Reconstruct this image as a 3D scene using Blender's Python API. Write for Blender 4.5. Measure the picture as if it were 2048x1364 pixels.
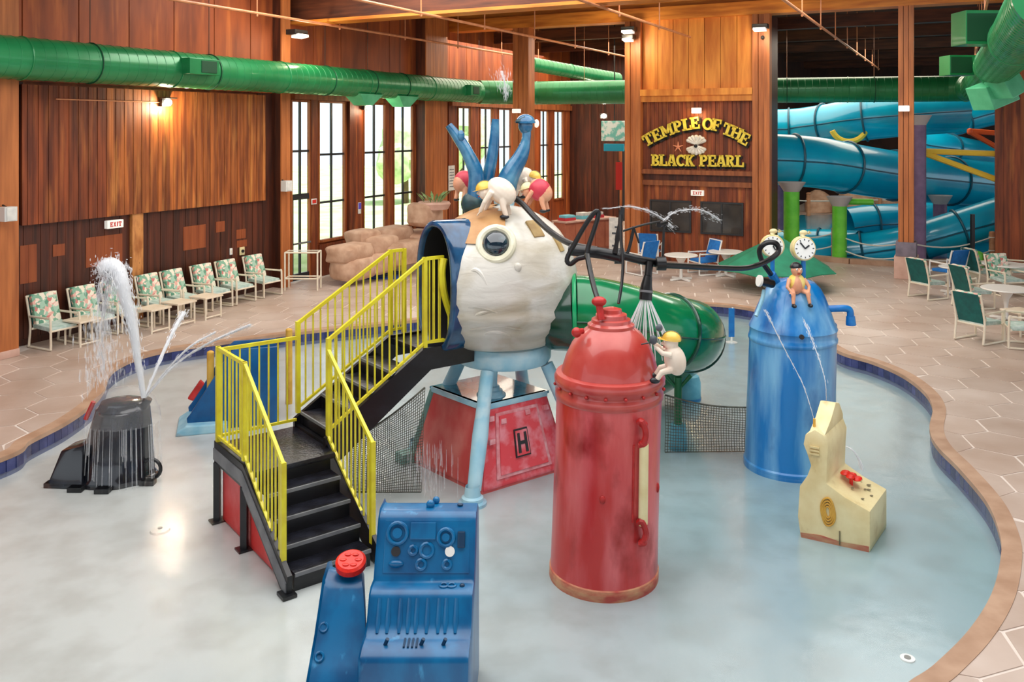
import bpy, bmesh, math, random
from mathutils import Vector, Matrix, noise as mnoise
random.seed(7)
for o in list(bpy.data.objects): bpy.data.objects.remove(o)
SC = bpy.context.scene
COL = SC.collection
PI = math.pi
# ------------------------------------------------------------------ camera
F, CX, CY, H = 1750.0, 1024.0, 255.0, 4.2      # focal in px, horizon row, eye height above the deck
cam = bpy.data.cameras.new('camera'); camo = bpy.data.objects.new('camera', cam); COL.objects.link(camo)
cam.sensor_width = 36.0; cam.lens = F/2048*36.0; cam.shift_y = -(682-CY)/2048
cam.clip_start = .1; cam.clip_end = 400
camo.location = (0, 0, H); camo.rotation_euler = (PI/2, 0, 0)
SC.camera = camo
# ------------------------------------------------------------------ world, lights, exposure
w = bpy.data.worlds.new('sky'); SC.world = w; w.use_nodes = True
bg = w.node_tree.nodes['Background']; bg.inputs[0].default_value = (.86, .93, 1.0, 1); bg.inputs[1].default_value = 1.6
def area(name, loc, size, power, col=(1, .98, .96), rot=(0, 0, 0)):
    l = bpy.data.lights.new(name, 'AREA'); l.shape = 'RECTANGLE'; l.size, l.size_y = size; l.energy = power; l.color = col
    o = bpy.data.objects.new(name, l); COL.objects.link(o); o.location = loc; o.rotation_euler = rot
    return o
area('fill_light_front', (0, 9, 8.1), (14, 10), 1700)  # unseen overhead area light, added to brighten the pool
area('fill_light_middle', (2, 20, 8.1), (16, 3), 1300, (1, .94, .86))  # unseen fill, added to brighten the middle of the room
area('fill_light_rear', (7, 34, 7.3), (20, 8), 2300, (1, .86, .7))  # unseen fill added for the rear hall, hung below the beams
sun = bpy.data.lights.new('sun', 'SUN'); sun.energy = 11.0; sun.angle = .02; sun.color = (1, .96, .9)
suno = bpy.data.objects.new('sun', sun); COL.objects.link(suno); suno.location = (20, 0, 30)
suno.rotation_euler = Vector((-.890*.42, .4555*.42, -.907)).to_track_quat('-Z', 'Y').to_euler()   # high over the roof, lights the trees outside
SC.view_settings.view_transform = 'Standard'; SC.view_settings.look = 'None'
SC.view_settings.gamma = 1; SC.view_settings.exposure = -0.12; SC.view_settings.use_curve_mapping = False

# ------------------------------------------------------------------ helpers
def G(px, py, z=0.0):
    Y = F*(H-z)/(py-CY); return Vector(((px-CX)/F*Y, Y, z))
def W(px, py, Y):
    return Vector(((px-CX)/F*Y, Y, H-(py-CY)*Y/F))
def on_line(px, P, d):
    k = (px-CX)/F; return (k*P[1]-P[0])/(d[0]-k*d[1])
def S(r, g, b):
    f = lambda c: (c/255/12.92) if c/255 <= .04045 else ((c/255+.055)/1.055)**2.4
    return (f(r), f(g), f(b), 1)
WM = {}
def wm(o): return WM.get(o.name, Matrix.Identity(4)) if o else Matrix.Identity(4)
class MB:
    def __init__(s): s.v = []; s.f = []; s.flat = False
    def add(s, vs, fs):
        k = len(s.v); s.v += [Vector(v) for v in vs]; s.f += [[i+k for i in f] for f in fs]; return s
    def box(s, x0, x1, y0, y1, z0, z1):
        return s.add([(x0,y0,z0),(x1,y0,z0),(x1,y1,z0),(x0,y1,z0),(x0,y0,z1),(x1,y0,z1),(x1,y1,z1),(x0,y1,z1)],
                     [(0,3,2,1),(4,5,6,7),(0,1,5,4),(1,2,6,5),(2,3,7,6),(3,0,4,7)])
    def obox(s, c, a, b, d):
        c, a, b, d = map(Vector, (c, a, b, d))
        return s.add([c-a-b-d,c+a-b-d,c+a+b-d,c-a+b-d,c-a-b+d,c+a-b+d,c+a+b+d,c-a+b+d],
                     [(0,3,2,1),(4,5,6,7),(0,1,5,4),(1,2,6,5),(2,3,7,6),(3,0,4,7)])
    def bar(s, p, q, wd, ht, up=(0,0,1)):
        p, q, up = Vector(p), Vector(q), Vector(up); t = (q-p).normalized()
        if abs(t.dot(up)) > .98: up = Vector((1, 0, 0))
        sd = t.cross(up).normalized(); u2 = sd.cross(t)
        return s.obox((p+q)/2, (q-p)/2, sd*wd/2, u2*ht/2)
    def tube(s, path, r, n=8, closed=False, caps=True):
        path = [Vector(p) for p in path]; m = len(path)
        rr = list(r) if hasattr(r, '__len__') else [r]*m
        tg = []
        for i in range(m):
            if closed: t = path[(i+1) % m]-path[i-1]
            else: t = path[min(i+1, m-1)]-path[max(i-1, 0)]
            tg.append(t.normalized() if t.length > 1e-9 else Vector((0, 0, 1)))
        up = Vector((0,0,1)) if abs(tg[0].z) < .9 else Vector((1,0,0))
        nv = (up-tg[0]*up.dot(tg[0])).normalized(); vs = []; fs = []
        for i in range(m):
            nv = (nv-tg[i]*nv.dot(tg[i])).normalized(); b = tg[i].cross(nv)
            for k in range(n):
                a = 2*PI*k/n; vs.append(path[i]+(nv*math.cos(a)+b*math.sin(a))*rr[i])
        for i in range(m if closed else m-1):
            j = (i+1) % m
            for k in range(n): fs.append((i*n+k, i*n+(k+1) % n, j*n+(k+1) % n, j*n+k))
        if caps and not closed: fs.append(tuple(range(n-1, -1, -1))); fs.append(tuple((m-1)*n+k for k in range(n)))
        return s.add(vs, fs)
    def cyl(s, p, q, r0, r1=None, n=16): return s.tube([p, q], [r0, r0 if r1 is None else r1], n)
    def lathe(s, prof, c=(0,0,0), n=32, sx=1, sy=1, a0=0, a1=2*PI, fn=None):
        c = Vector(c); full = abs(a1-a0) > 2*PI-1e-4; m = n if full else n+1; vs = []; fs = []
        for r, z in prof:
            for k in range(m):
                a = a0+(a1-a0)*k/n; q = Vector((r*math.cos(a)*sx, r*math.sin(a)*sy, z))
                if fn: q = fn(q, a)
                vs.append(c+q)
        for i in range(len(prof)-1):
            for k in range(n):
                k2 = (k+1) % m
                fs.append((i*m+k, i*m+k2, (i+1)*m+k2, (i+1)*m+k))
        return s.add(vs, fs)
    def disc(s, c, r, nrm, th, n=20):
        c, nrm = Vector(c), Vector(nrm).normalized(); return s.tube([c, c+nrm*th], r, n)
    def ell(s, c, rx, ry, rz, nu=14, nv=9, M=None, z0=-1.0, z1=1.0):
        c = Vector(c); vs = []; fs = []
        t0, t1 = math.asin(max(-1, z0)), math.asin(min(1, z1))
        for i in range(nv+1):
            t = t0+(t1-t0)*i/nv
            for k in range(nu):
                a = 2*PI*k/nu; q = Vector((rx*math.cos(t)*math.cos(a), ry*math.cos(t)*math.sin(a), rz*math.sin(t)))
                vs.append(c+(M @ q if M else q))
        for i in range(nv):
            for k in range(nu): fs.append((i*nu+k, i*nu+(k+1) % nu, (i+1)*nu+(k+1) % nu, (i+1)*nu+k))
        if z0 > -1: fs.append(tuple(range(nu-1, -1, -1)))
        if z1 < 1: fs.append(tuple(nv*nu+k for k in range(nu)))
        return s.add(vs, fs)
    def prism(s, poly, O, U, V, N, d0, d1):
        O, U, V, N = map(Vector, (O, U, V, N)); n = len(poly)
        vs = [O+U*a+V*b+N*d0 for a, b in poly]+[O+U*a+V*b+N*d1 for a, b in poly]
        return s.add(vs, [tuple(range(n-1, -1, -1)), tuple(range(n, 2*n))]+[(i, (i+1) % n, n+(i+1) % n, n+i) for i in range(n)])
    def torus(s, c, ax, R, r, n=24, m=8, a0=0, a1=2*PI, sc=(1,1)):
        ax = Vector(ax).normalized(); c = Vector(c)
        u = (Vector((0,0,1)) if abs(ax.z) < .9 else Vector((1,0,0))); u = (u-ax*u.dot(ax)).normalized(); b = ax.cross(u)
        full = abs(a1-a0) > 2*PI-1e-4
        k = n if full else n+1
        pts = [c+u*math.cos(a0+(a1-a0)*i/n)*R*sc[0]+b*math.sin(a0+(a1-a0)*i/n)*R*sc[1] for i in range(k)]
        return s.tube(pts, r, m, closed=full)
    def mesh(s, name, ang=35, inv=None, bev=0):
        me = bpy.data.meshes.new(name)
        vs = [inv @ v for v in s.v] if inv else s.v
        me.from_pydata([tuple(v) for v in vs], [], s.f)
        bm = bmesh.new(); bm.from_mesh(me)
        bmesh.ops.remove_doubles(bm, verts=bm.verts, dist=1e-5)
        if bev:
            es = [e for e in bm.edges if len(e.link_faces) == 2 and e.calc_face_angle(0) > .5]
            bmesh.ops.bevel(bm, geom=es, offset=bev, segments=2, affect='EDGES', profile=.6, clamp_overlap=True)
        bmesh.ops.recalc_face_normals(bm, faces=bm.faces); bm.to_mesh(me); bm.free()
        if ang:
            me.polygons.foreach_set('use_smooth', [True]*len(me.polygons)); me.set_sharp_from_angle(angle=math.radians(ang))
        return me
    def build(s, name, m, parent=None, ang=35, bev=0, local=False, origin=None, **kw):
        if parent is None:
            if origin is None:
                lo = [min(v[i] for v in s.v) for i in range(3)]; hi = [max(v[i] for v in s.v) for i in range(3)]
                origin = Vector(((lo[0]+hi[0])/2, (lo[1]+hi[1])/2, lo[2]))
            inv = Matrix.Translation(-Vector(origin))
        else: inv = None if local else wm(parent).inverted()
        me = s.mesh(name, ang, inv, bev)
        o = bpy.data.objects.new(name, me); COL.objects.link(o); me.materials.append(MAT[m] if isinstance(m, str) else m)
        if parent is None: o.location = origin; WM[o.name] = Matrix.Translation(Vector(origin))
        else: o.parent = parent; WM[o.name] = wm(parent)
        for k, val in kw.items(): o[k] = val
        return o
def thing(name, label, cat, loc=(0,0,0), rotz=0.0, group=None):
    o = bpy.data.objects.new(name, None); COL.objects.link(o); o.empty_display_size = .1
    o.location = loc; o.rotation_euler = (0, 0, rotz); o['label'] = label; o['category'] = cat
    if group: o['group'] = group
    WM[o.name] = Matrix.Translation(Vector(loc)) @ Matrix.Rotation(rotz, 4, 'Z')
    return o
def tag(o, label, cat, group=None, kind=None):
    o['label'] = label; o['category'] = cat
    if group: o['group'] = group
    if kind: o['kind'] = kind
    return o
def struct(o): o['kind'] = 'structure'; return o
def copy_tree(o, parent=None):
    c = o.copy(); COL.objects.link(c); c.parent = parent
    for ch in [x for x in bpy.data.objects if x.parent == o]: copy_tree(ch, c)
    return c
def catmull(pts, k=8, closed=False):
    pts = [Vector(p) for p in pts]; n = len(pts); out = []
    for i in range(n if closed else n-1):
        if closed: a, b, c, d = pts[i-1], pts[i], pts[(i+1) % n], pts[(i+2) % n]
        else: a, b, c, d = pts[max(i-1, 0)], pts[i], pts[i+1], pts[min(i+2, n-1)]
        for j in range(k):
            t = j/k; out.append(.5*((2*b)+(c-a)*t+(2*a-5*b+4*c-d)*t*t+(3*b-a-3*c+d)*t**3))
    if not closed: out.append(pts[-1])
    return out
def lerp(a, b, t): return a+(b-a)*t

# ------------------------------------------------------------------ materials
MAT = {}
def mat(name, c1, c2=None, scale=(4,4,4), lo=.35, hi=.65, rough=.5, metal=0.0, bump=0.0, bscale=None, rnd=0.0, coat=0.0,
        world=False, detail=4.0, emit=None, es=0.0, alpha=1.0, c3=None, s3=(2,2,2), lo3=.55, hi3=.7, spec=.5, dist=0.0):
    m = bpy.data.materials.new(name); m.use_nodes = True; nt = m.node_tree; N = nt.nodes; L = nt.links
    p = N['Principled BSDF']; p.inputs['Roughness'].default_value = rough; p.inputs['Metallic'].default_value = metal
    p.inputs['Coat Weight'].default_value = coat; p.inputs['Specular IOR Level'].default_value = spec
    p.inputs['Alpha'].default_value = alpha
    if world: src = N.new('ShaderNodeNewGeometry').outputs['Position']
    else: src = N.new('ShaderNodeTexCoord').outputs['Object']
    def nz(sc, det):
        mp = N.new('ShaderNodeMapping'); mp.inputs['Scale'].default_value = sc; L.new(src, mp.inputs['Vector'])
        t = N.new('ShaderNodeTexNoise'); t.inputs['Scale'].default_value = 1; t.inputs['Detail'].default_value = det
        t.inputs['Distortion'].default_value = dist
        L.new(mp.outputs[0], t.inputs['Vector']); return t.outputs['Fac']
    def rng(x, a, b):
        r = N.new('ShaderNodeMapRange'); r.inputs['From Min'].default_value = a; r.inputs['From Max'].default_value = b
        L.new(x, r.inputs['Value']); return r.outputs[0]
    def mix(f, a, b):
        x = N.new('ShaderNodeMix'); x.data_type = 'RGBA'; L.new(f, x.inputs['Factor'])
        for v, i in ((a, 6), (b, 7)):
            if isinstance(v, tuple): x.inputs[i].default_value = v
            else: L.new(v, x.inputs[i])
        return x.outputs[2]
    col = c1
    if c2: col = mix(rng(nz(scale, detail), lo, hi), c1, c2)
    if c3: col = mix(rng(nz(s3, 5), lo3, hi3), col, c3)
    if rnd:
        oi = N.new('ShaderNodeObjectInfo'); hv = N.new('ShaderNodeHueSaturation')
        r = N.new('ShaderNodeMapRange'); r.inputs['To Min'].default_value = 1-rnd; r.inputs['To Max'].default_value = 1+rnd
        L.new(oi.outputs['Random'], r.inputs['Value']); L.new(r.outputs[0], hv.inputs['Value'])
        if isinstance(col, tuple): hv.inputs['Color'].default_value = col
        else: L.new(col, hv.inputs['Color'])
        col = hv.outputs[0]
    if isinstance(col, tuple): p.inputs['Base Color'].default_value = col
    else: L.new(col, p.inputs['Base Color'])
    if bump:
        b = N.new('ShaderNodeBump'); b.inputs['Strength'].default_value = bump; b.inputs['Distance'].default_value = .02
        L.new(nz(bscale or scale, 3), b.inputs['Height']); L.new(b.outputs[0], p.inputs['Normal'])
    if emit: p.inputs['Emission Color'].default_value = emit; p.inputs['Emission Strength'].default_value = es
    MAT[name] = m; return m
WS = (9, 9, .7)
mat('plank_red', S(150,72,32), S(96,40,16), WS, .35, .65, .55, rnd=.22, world=True, bump=.25, c3=S(186,108,50), s3=(5,5,.5), lo3=.55, hi3=.75)
mat('plank_orange', S(184,104,46), S(118,58,22), WS, .3, .62, .5, rnd=.2, world=True, bump=.25, c3=S(206,134,66), s3=(6,6,.6), lo3=.55, hi3=.75)
mat('plank_dark', S(92,42,22), S(58,26,14), WS, .35, .65, .5, rnd=.25, world=True, bump=.2, c3=S(120,62,32), s3=(5,5,.5), lo3=.6, hi3=.8)
mat('panel_red', S(166,80,32), S(124,54,20), (3,3,.5), .35, .65, .55, rnd=.12, world=True, bump=.15, c3=S(196,106,44), s3=(4,4,.4), lo3=.56, hi3=.75)
mat('beam_orange', S(238,156,64), S(200,112,38), (5,5,.6), .35, .65, .5, rnd=.1, world=True, bump=.15)
mat('beam_h', S(232,146,54), S(194,106,34), (.9,.9,9), .35, .65, .5, rnd=.1, world=True, bump=.15)
mat('beam_dark', S(104,52,26), S(66,30,14), (.9,.9,8), .35, .65, .6, rnd=.1, world=True)
mat('trim_wood', S(168,96,50), S(124,64,30), WS, .35, .65, .5, rnd=.12, world=True)
mat('column_wood', S(204,122,64), S(158,88,44), WS, .3, .7, .5, rnd=.1, world=True, bump=.15)
mat('knotty', S(206,140,78), S(160,94,44), (8,8,2.5), .4, .65, .5, world=True, c3=S(84,38,16), s3=(14,14,9), lo3=.68, hi3=.74)
mat('patch_pale', S(156,80,38), S(132,62,28), WS, rough=.55, world=True)
mat('ceiling_dark', S(84,42,22), S(58,28,14), (1.2,1.2,5), rough=.7, world=True)
mat('far_dark', S(70,38,24), S(44,24,16), (2,2,1), rough=.7, world=True)
mat('deck_stone', S(194,175,162), S(176,152,136), (1.1,1.1,1.1), .35, .7, .42, rnd=.05, world=True, bump=.12, bscale=(14,14,14), c3=S(214,200,190), s3=(.35,.35,.35), lo3=.5, hi3=.75)
mat('grout', S(226,214,204), rough=.8)
mat('coping', S(186,152,126), S(164,128,102), (3,3,3), rough=.5, world=True)
mat('navy_tile', S(34,42,92), S(58,66,116), (6,6,6), rough=.25, rnd=.35, world=True)
mat('navy_grout', S(120,126,150), rough=.7)
mat('pool_floor', S(214,212,204), S(188,192,188), (.55,.55,.55), .3, .7, .55, world=True, bump=.08, bscale=(9,9,9), c3=S(196,204,206), s3=(.22,.22,.22), lo3=.42, hi3=.62)
mat('yellow_paint', S(226,216,44), S(206,188,36), (5,5,5), rough=.4, coat=.2)
mat('black_paint', S(14,14,18), S(30,30,36), (3,3,6), .45, .75, rough=.3, bump=.05)
mat('tread_black', S(16,16,22), S(34,36,46), (5,5,5), .4, .7, rough=.28, bump=.25, bscale=(30,30,30))
mat('edge_grey', S(96,98,102), S(120,122,124), (4,4,4), rough=.5)
mat('skirt_red', S(206,52,48), S(222,116,118), (2,2,1.5), .45, .7, rough=.5)
mat('tank_red', S(190,40,38), S(220,108,110), (3.2,3.2,.7), .4, .68, rough=.32, coat=.3, bump=.05, c3=S(150,18,12), s3=(2.2,2.2,1.3), lo3=.55, hi3=.68, detail=6)
mat('tank_red_top', S(176,50,44), S(196,88,80), (2.5,2.5,2), .4, .68, rough=.28, coat=.35, bump=.05)
mat('red_fitting', S(192,40,38), S(160,24,22), (9,9,9), rough=.4)
mat('rust_base', S(206,150,110), S(186,70,60), (6,6,14), rough=.6)
mat('tank_blue', S(0,116,190), S(120,180,220), (3.4,3.4,.55), .42, .66, rough=.3, coat=.3, c3=S(10,80,150), s3=(2,2,1), lo3=.55, hi3=.72, detail=6)
mat('blue_fitting', S(0,96,172), S(10,122,194), (6,6,6), rough=.35)
mat('console_blue', S(0,104,156), S(0,80,130), (5,5,2), .4, .65, rough=.34, coat=.12, c3=S(60,150,200), s3=(9,9,1.6), lo3=.64, hi3=.76, bump=.1)
mat('console_dark', S(8,52,84), rough=.4)
mat('bright_red', S(236,44,22), S(214,30,16), (18,18,18), .4, .6, rough=.4)
mat('egg_white', S(212,209,200), S(176,164,138), (1.6,1.6,2.6), .42, .74, rough=.38, coat=.25, bump=.5, bscale=(3,3,9), dist=.6)
mat('egg_tan', S(190,146,96), S(170,120,72), (4,4,4), rough=.5)
mat('tan_notch', S(176,150,96), S(150,120,72), (6,6,6), rough=.6)
mat('cream_ring', S(228,224,200), S(206,202,176), (8,8,8), rough=.35)
mat('lens', S(24,40,52), S(60,84,90), (9,9,9), .55, .75, rough=.06, coat=1)
mat('navy_gloss', S(20,52,84), S(36,84,124), (6,6,4), rough=.15, coat=.6)
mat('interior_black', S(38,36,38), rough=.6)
mat('horn_blue', S(22,92,136), S(76,136,168), (4,4,4), .45, .7, rough=.25, coat=.5, c3=S(22,70,92), s3=(3,3,3))
mat('horn_base', S(44,76,80), S(24,48,54), (8,8,8), rough=.4)
mat('stool_blue', S(172,212,226), S(136,194,218), (4,4,3), .4, .7, rough=.35, coat=.2, c3=S(196,222,230), s3=(3,3,4), lo3=.52, hi3=.7)
mat('safe_red', S(222,66,76), S(232,140,150), (5,5,5), .45, .66, rough=.45, bump=.2)
mat('safe_red2', S(200,70,66), S(216,120,110), (3,3,2), .4, .7, rough=.5)
mat('safe_frame', S(232,170,176), S(216,120,126), (9,9,9), rough=.5)
mat('safe_teal', S(56,138,164), S(36,104,130), (3,3,3), rough=.12, coat=.6)
mat('safe_green', S(110,156,146), S(140,180,170), (5,5,5), rough=.5)
mat('black_metal', S(8,8,10), S(20,20,24), (8,8,8), rough=.35)
mat('slide_green', S(0,122,72), S(0,102,60), (2,2,2), rough=.2, coat=.3)
mat('slide_green_dark', S(16,72,52), S(10,54,40), (3,3,3), rough=.2, coat=.4)
mat('slide_rim', S(10,150,92), rough=.25)
mat('green_post', S(20,110,64), rough=.35)
mat('teal_pad', S(110,186,204), S(80,160,184), (6,6,6), rough=.5)
mat('rope_net', S(104,104,92), S(70,70,64), (9,9,9), rough=.8)
mat('cream', S(236,222,172), S(222,202,146), (4,4,4), .4, .7, rough=.5, bump=.15, c3=S(196,168,110), s3=(5,5,3), lo3=.62, hi3=.78)
mat('cream_dark', S(120,112,84), rough=.6)
mat('stump_black', S(20,22,28), S(48,54,66), (5,5,1.2), .5, .78, rough=.2, coat=.4)
mat('water_white', S(244,248,252), rough=.3)
mat('small_blue', S(0,88,144), S(10,70,120), (4,4,4), rough=.3)
mat('pale_blue', S(120,176,200), S(160,200,214), (5,5,5), rough=.4)
mat('ochre', S(222,176,74), S(200,150,54), (6,6,6), rough=.5)
mat('skin_pale', S(238,224,206), S(226,206,186), (5,5,5), rough=.4, coat=.2)
mat('skin_pink', S(228,170,136), S(212,146,112), (6,6,6), rough=.45)
mat('hat_yellow', S(240,204,96), S(226,176,60), (6,6,6), rough=.35, coat=.2)
mat('shirt_red', S(206,60,80), S(190,46,66), (6,6,6), rough=.45)
mat('shirt_yellow', S(244,206,76), S(236,222,150), (4,4,4), rough=.45)
mat('boot_black', S(26,28,34), rough=.3)
mat('rag_grey', S(96,104,112), S(60,66,72), (9,9,9), rough=.6)
mat('clock_face', S(238,240,236), rough=.3)
mat('clock_case', S(230,218,178), S(206,184,120), (6,6,6), rough=.35)
mat('white_paint', S(236,234,228), rough=.4)
mat('pvc', S(238,228,208), S(228,214,190), (5,5,5), rough=.4)
mat('sling_teal', S(0,96,92), S(0,80,78), (9,9,9), rough=.7)
mat('sling_blue', S(30,126,206), S(20,108,188), (9,9,9), rough=.6)
mat('seat_pale', S(206,220,214), S(160,190,180), (9,9,9), rough=.7)
mat('table_top', S(236,222,200), S(226,208,182), (5,5,5), rough=.4)
mat('duct_green', S(38,140,82), S(30,124,70), (1.5,1.5,1.5), rough=.32, metal=.15, coat=.2)
mat('duct_light', S(92,190,140), S(70,170,120), (3,3,3), rough=.4)
mat('duct_dark', S(10,70,40), rough=.6)
mat('copper', S(222,150,106), S(200,128,86), (4,4,4), rough=.4)
mat('lamp_dark', S(40,38,36), rough=.4)
mat('lamp_lens', S(250,246,236), rough=.3, emit=(1,.95,.86,1), es=.7)
mat('lamp_bulb', S(255,250,240), rough=.3, emit=(1,.9,.72,1), es=14)
mat('exit_sign', S(240,238,226), rough=.4, emit=(1,.97,.9,1), es=.35)
mat('exit_red', S(206,40,30), rough=.5)
mat('speaker_white', S(214,214,210), rough=.5)
mat('sign_yellow', S(246,224,84), S(240,206,60), (9,9,9), rough=.5)
mat('sign_black', S(24,22,18), rough=.6)
mat('starfish', S(236,150,110), rough=.6)
mat('shell_white', S(240,236,224), S(216,206,190), (12,12,12), rough=.5)
mat('tube_aqua', S(0,172,206), S(0,152,192), (.8,.8,.8), rough=.28, coat=.5, world=True)
mat('tube_seam', S(0,78,100), rough=.4)
mat('post_green', S(110,200,60), S(84,180,44), (3,3,3), rough=.4)
mat('post_purple', S(124,100,134), S(104,82,116), (3,3,3), rough=.5)
mat('post_grey', S(176,170,170), rough=.6)
mat('brace_yellow', S(240,202,70), rough=.45)
mat('brace_orange', S(222,92,36), rough=.5)
mat('rope_white', S(206,206,198), rough=.8)
mat('fence_wood', S(190,140,104), S(164,114,80), (5,5,5), rough=.7)
mat('stone_grey', S(132,122,134), S(112,104,116), (5,5,5), rough=.8, bump=.3)
mat('stone_pink', S(214,176,160), S(196,156,138), (3,3,3), rough=.7)
mat('rock', S(206,172,146), S(176,138,112), (2.5,2.5,2.5), rough=.8, bump=.5, bscale=(7,7,7), rnd=.08)
mat('leaf', S(110,150,90), S(150,176,120), (9,9,9), rough=.6)
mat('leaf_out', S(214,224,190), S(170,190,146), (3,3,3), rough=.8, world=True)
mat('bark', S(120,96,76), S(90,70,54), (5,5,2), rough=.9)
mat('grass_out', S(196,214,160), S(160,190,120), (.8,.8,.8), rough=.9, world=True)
mat('frame_dark', S(42,44,46), rough=.4)
mat('lagoon_far', S(20,140,170), S(10,120,150), (.8,.8,.8), rough=.1, world=True)
mat('umbrella', S(28,138,104), S(18,116,86), (3,3,3), rough=.6)
mat('counter_red', S(186,112,84), S(168,94,70), (3,3,3), rough=.5)
mat('paper_white', S(236,234,226), S(206,206,200), (6,6,6), rough=.7)
mat('cyan_box', S(120,206,220), rough=.5)
mat('box_red', S(206,60,70), rough=.5)
mat('purple_poster', S(96,84,200), rough=.6)
mat('steel', S(150,150,150), rough=.35, metal=.6)
mat('mat_blue', S(30,70,160), S(20,54,130), (6,6,6), rough=.6)
mat('glass_dark', S(48,46,44), S(72,66,60), (1.5,1.5,1.5), rough=.08, world=True)
mat('teal_glow', S(120,200,190), S(230,240,236), (5,5,5), .45, .55, rough=.5, world=True)
def floral():
    m = bpy.data.materials.new('floral'); m.use_nodes = True; N = m.node_tree.nodes; L = m.node_tree.links; p = N['Principled BSDF']
    tc = N.new('ShaderNodeTexCoord'); v = N.new('ShaderNodeTexVoronoi'); v.inputs['Scale'].default_value = 13
    n = N.new('ShaderNodeTexNoise'); n.inputs['Scale'].default_value = 9; ad = N.new('ShaderNodeVectorMath'); ad.operation = 'MULTIPLY_ADD'
    ad.inputs[1].default_value = (.12,.12,.12)
    L.new(tc.outputs['Object'], n.inputs['Vector']); L.new(n.outputs['Color'], ad.inputs[0]); L.new(tc.outputs['Object'], ad.inputs[2])
    L.new(ad.outputs[0], v.inputs['Vector']); sp = N.new('ShaderNodeSeparateColor'); L.new(v.outputs['Color'], sp.inputs[0])
    r = N.new('ShaderNodeValToRGB'); r.color_ramp.interpolation = 'CONSTANT'; L.new(sp.outputs[0], r.inputs[0])
    cs = [(0, S(128,172,146)), (.22, S(164,198,176)), (.40, S(236,228,208)), (.60, S(226,172,158)), (.70, S(98,150,124)), (.80, S(238,212,196)), (.93, S(206,122,116))]
    r.color_ramp.elements[0].color = cs[0][1]; r.color_ramp.elements[1].position = cs[1][0]; r.color_ramp.elements[1].color = cs[1][1]
    for q, c in cs[2:]: e = r.color_ramp.elements.new(q); e.color = c
    L.new(r.outputs[0], p.inputs['Base Color']); p.inputs['Roughness'].default_value = .7; MAT['floral'] = m
floral()
def clear(name, tint, fac_lo, fac_hi, rough=.02, bump=0, bs=3, white=None, wf=0.0):
    m = bpy.data.materials.new(name); m.use_nodes = True; N = m.node_tree.nodes; L = m.node_tree.links
    for n in list(N):
        if n.type != 'OUTPUT_MATERIAL': N.remove(n)
    out = [n for n in N if n.type == 'OUTPUT_MATERIAL'][0]
    t = N.new('ShaderNodeBsdfTransparent'); t.inputs[0].default_value = tint
    g = N.new('ShaderNodeBsdfGlossy'); g.inputs['Roughness'].default_value = rough; g.inputs[0].default_value = (1,1,1,1)
    lw = N.new('ShaderNodeLayerWeight'); lw.inputs[0].default_value = .5
    fr = N.new('ShaderNodeMath'); fr.operation = 'POWER'; fr.inputs[1].default_value = 4.0; L.new(lw.outputs['Facing'], fr.inputs[0])
    mr = N.new('ShaderNodeMapRange'); mr.inputs['To Min'].default_value = fac_lo; mr.inputs['To Max'].default_value = fac_hi
    L.new(fr.outputs[0], mr.inputs['Value']); mx = N.new('ShaderNodeMixShader')
    L.new(mr.outputs[0], mx.inputs[0]); L.new(t.outputs[0], mx.inputs[1]); L.new(g.outputs[0], mx.inputs[2])
    if bump:
        tc = N.new('ShaderNodeNewGeometry'); nz = N.new('ShaderNodeTexNoise'); nz.inputs['Scale'].default_value = bs; nz.inputs['Detail'].default_value = 3
        b = N.new('ShaderNodeBump'); b.inputs['Strength'].default_value = bump; b.inputs['Distance'].default_value = .03
        L.new(tc.outputs['Position'], nz.inputs['Vector']); L.new(nz.outputs['Fac'], b.inputs['Height']); L.new(b.outputs[0], g.inputs['Normal']); L.new(b.outputs[0], lw.inputs['Normal'])
    res = mx
    if white:
        d = N.new('ShaderNodeBsdfDiffuse'); d.inputs[0].default_value = white; m2 = N.new('ShaderNodeMixShader'); m2.inputs[0].default_value = wf
        L.new(mx.outputs[0], m2.inputs[1]); L.new(d.outputs[0], m2.inputs[2]); res = m2
    L.new(res.outputs[0], out.inputs[0]); MAT[name] = m
clear('glass', (.95,.97,.97,1), .03, .6)
clear('water', (.91,.95,.965,1), .02, .8, .2, .12, 4)
clear('spray', (1,1,1,1), .0, .5, .2, white=(.95,.97,1,1), wf=.38)
clear('mist', (1,1,1,1), .0, .3, .3, white=(.95,.97,1,1), wf=.16)
clear('film', (1,1,1,1), .0, .3, .3, white=(.95,.97,1,1), wf=.07)
clear('lagoon', (.35,.8,.86,1), .0, 1.0, .05, .25, 2)

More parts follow.
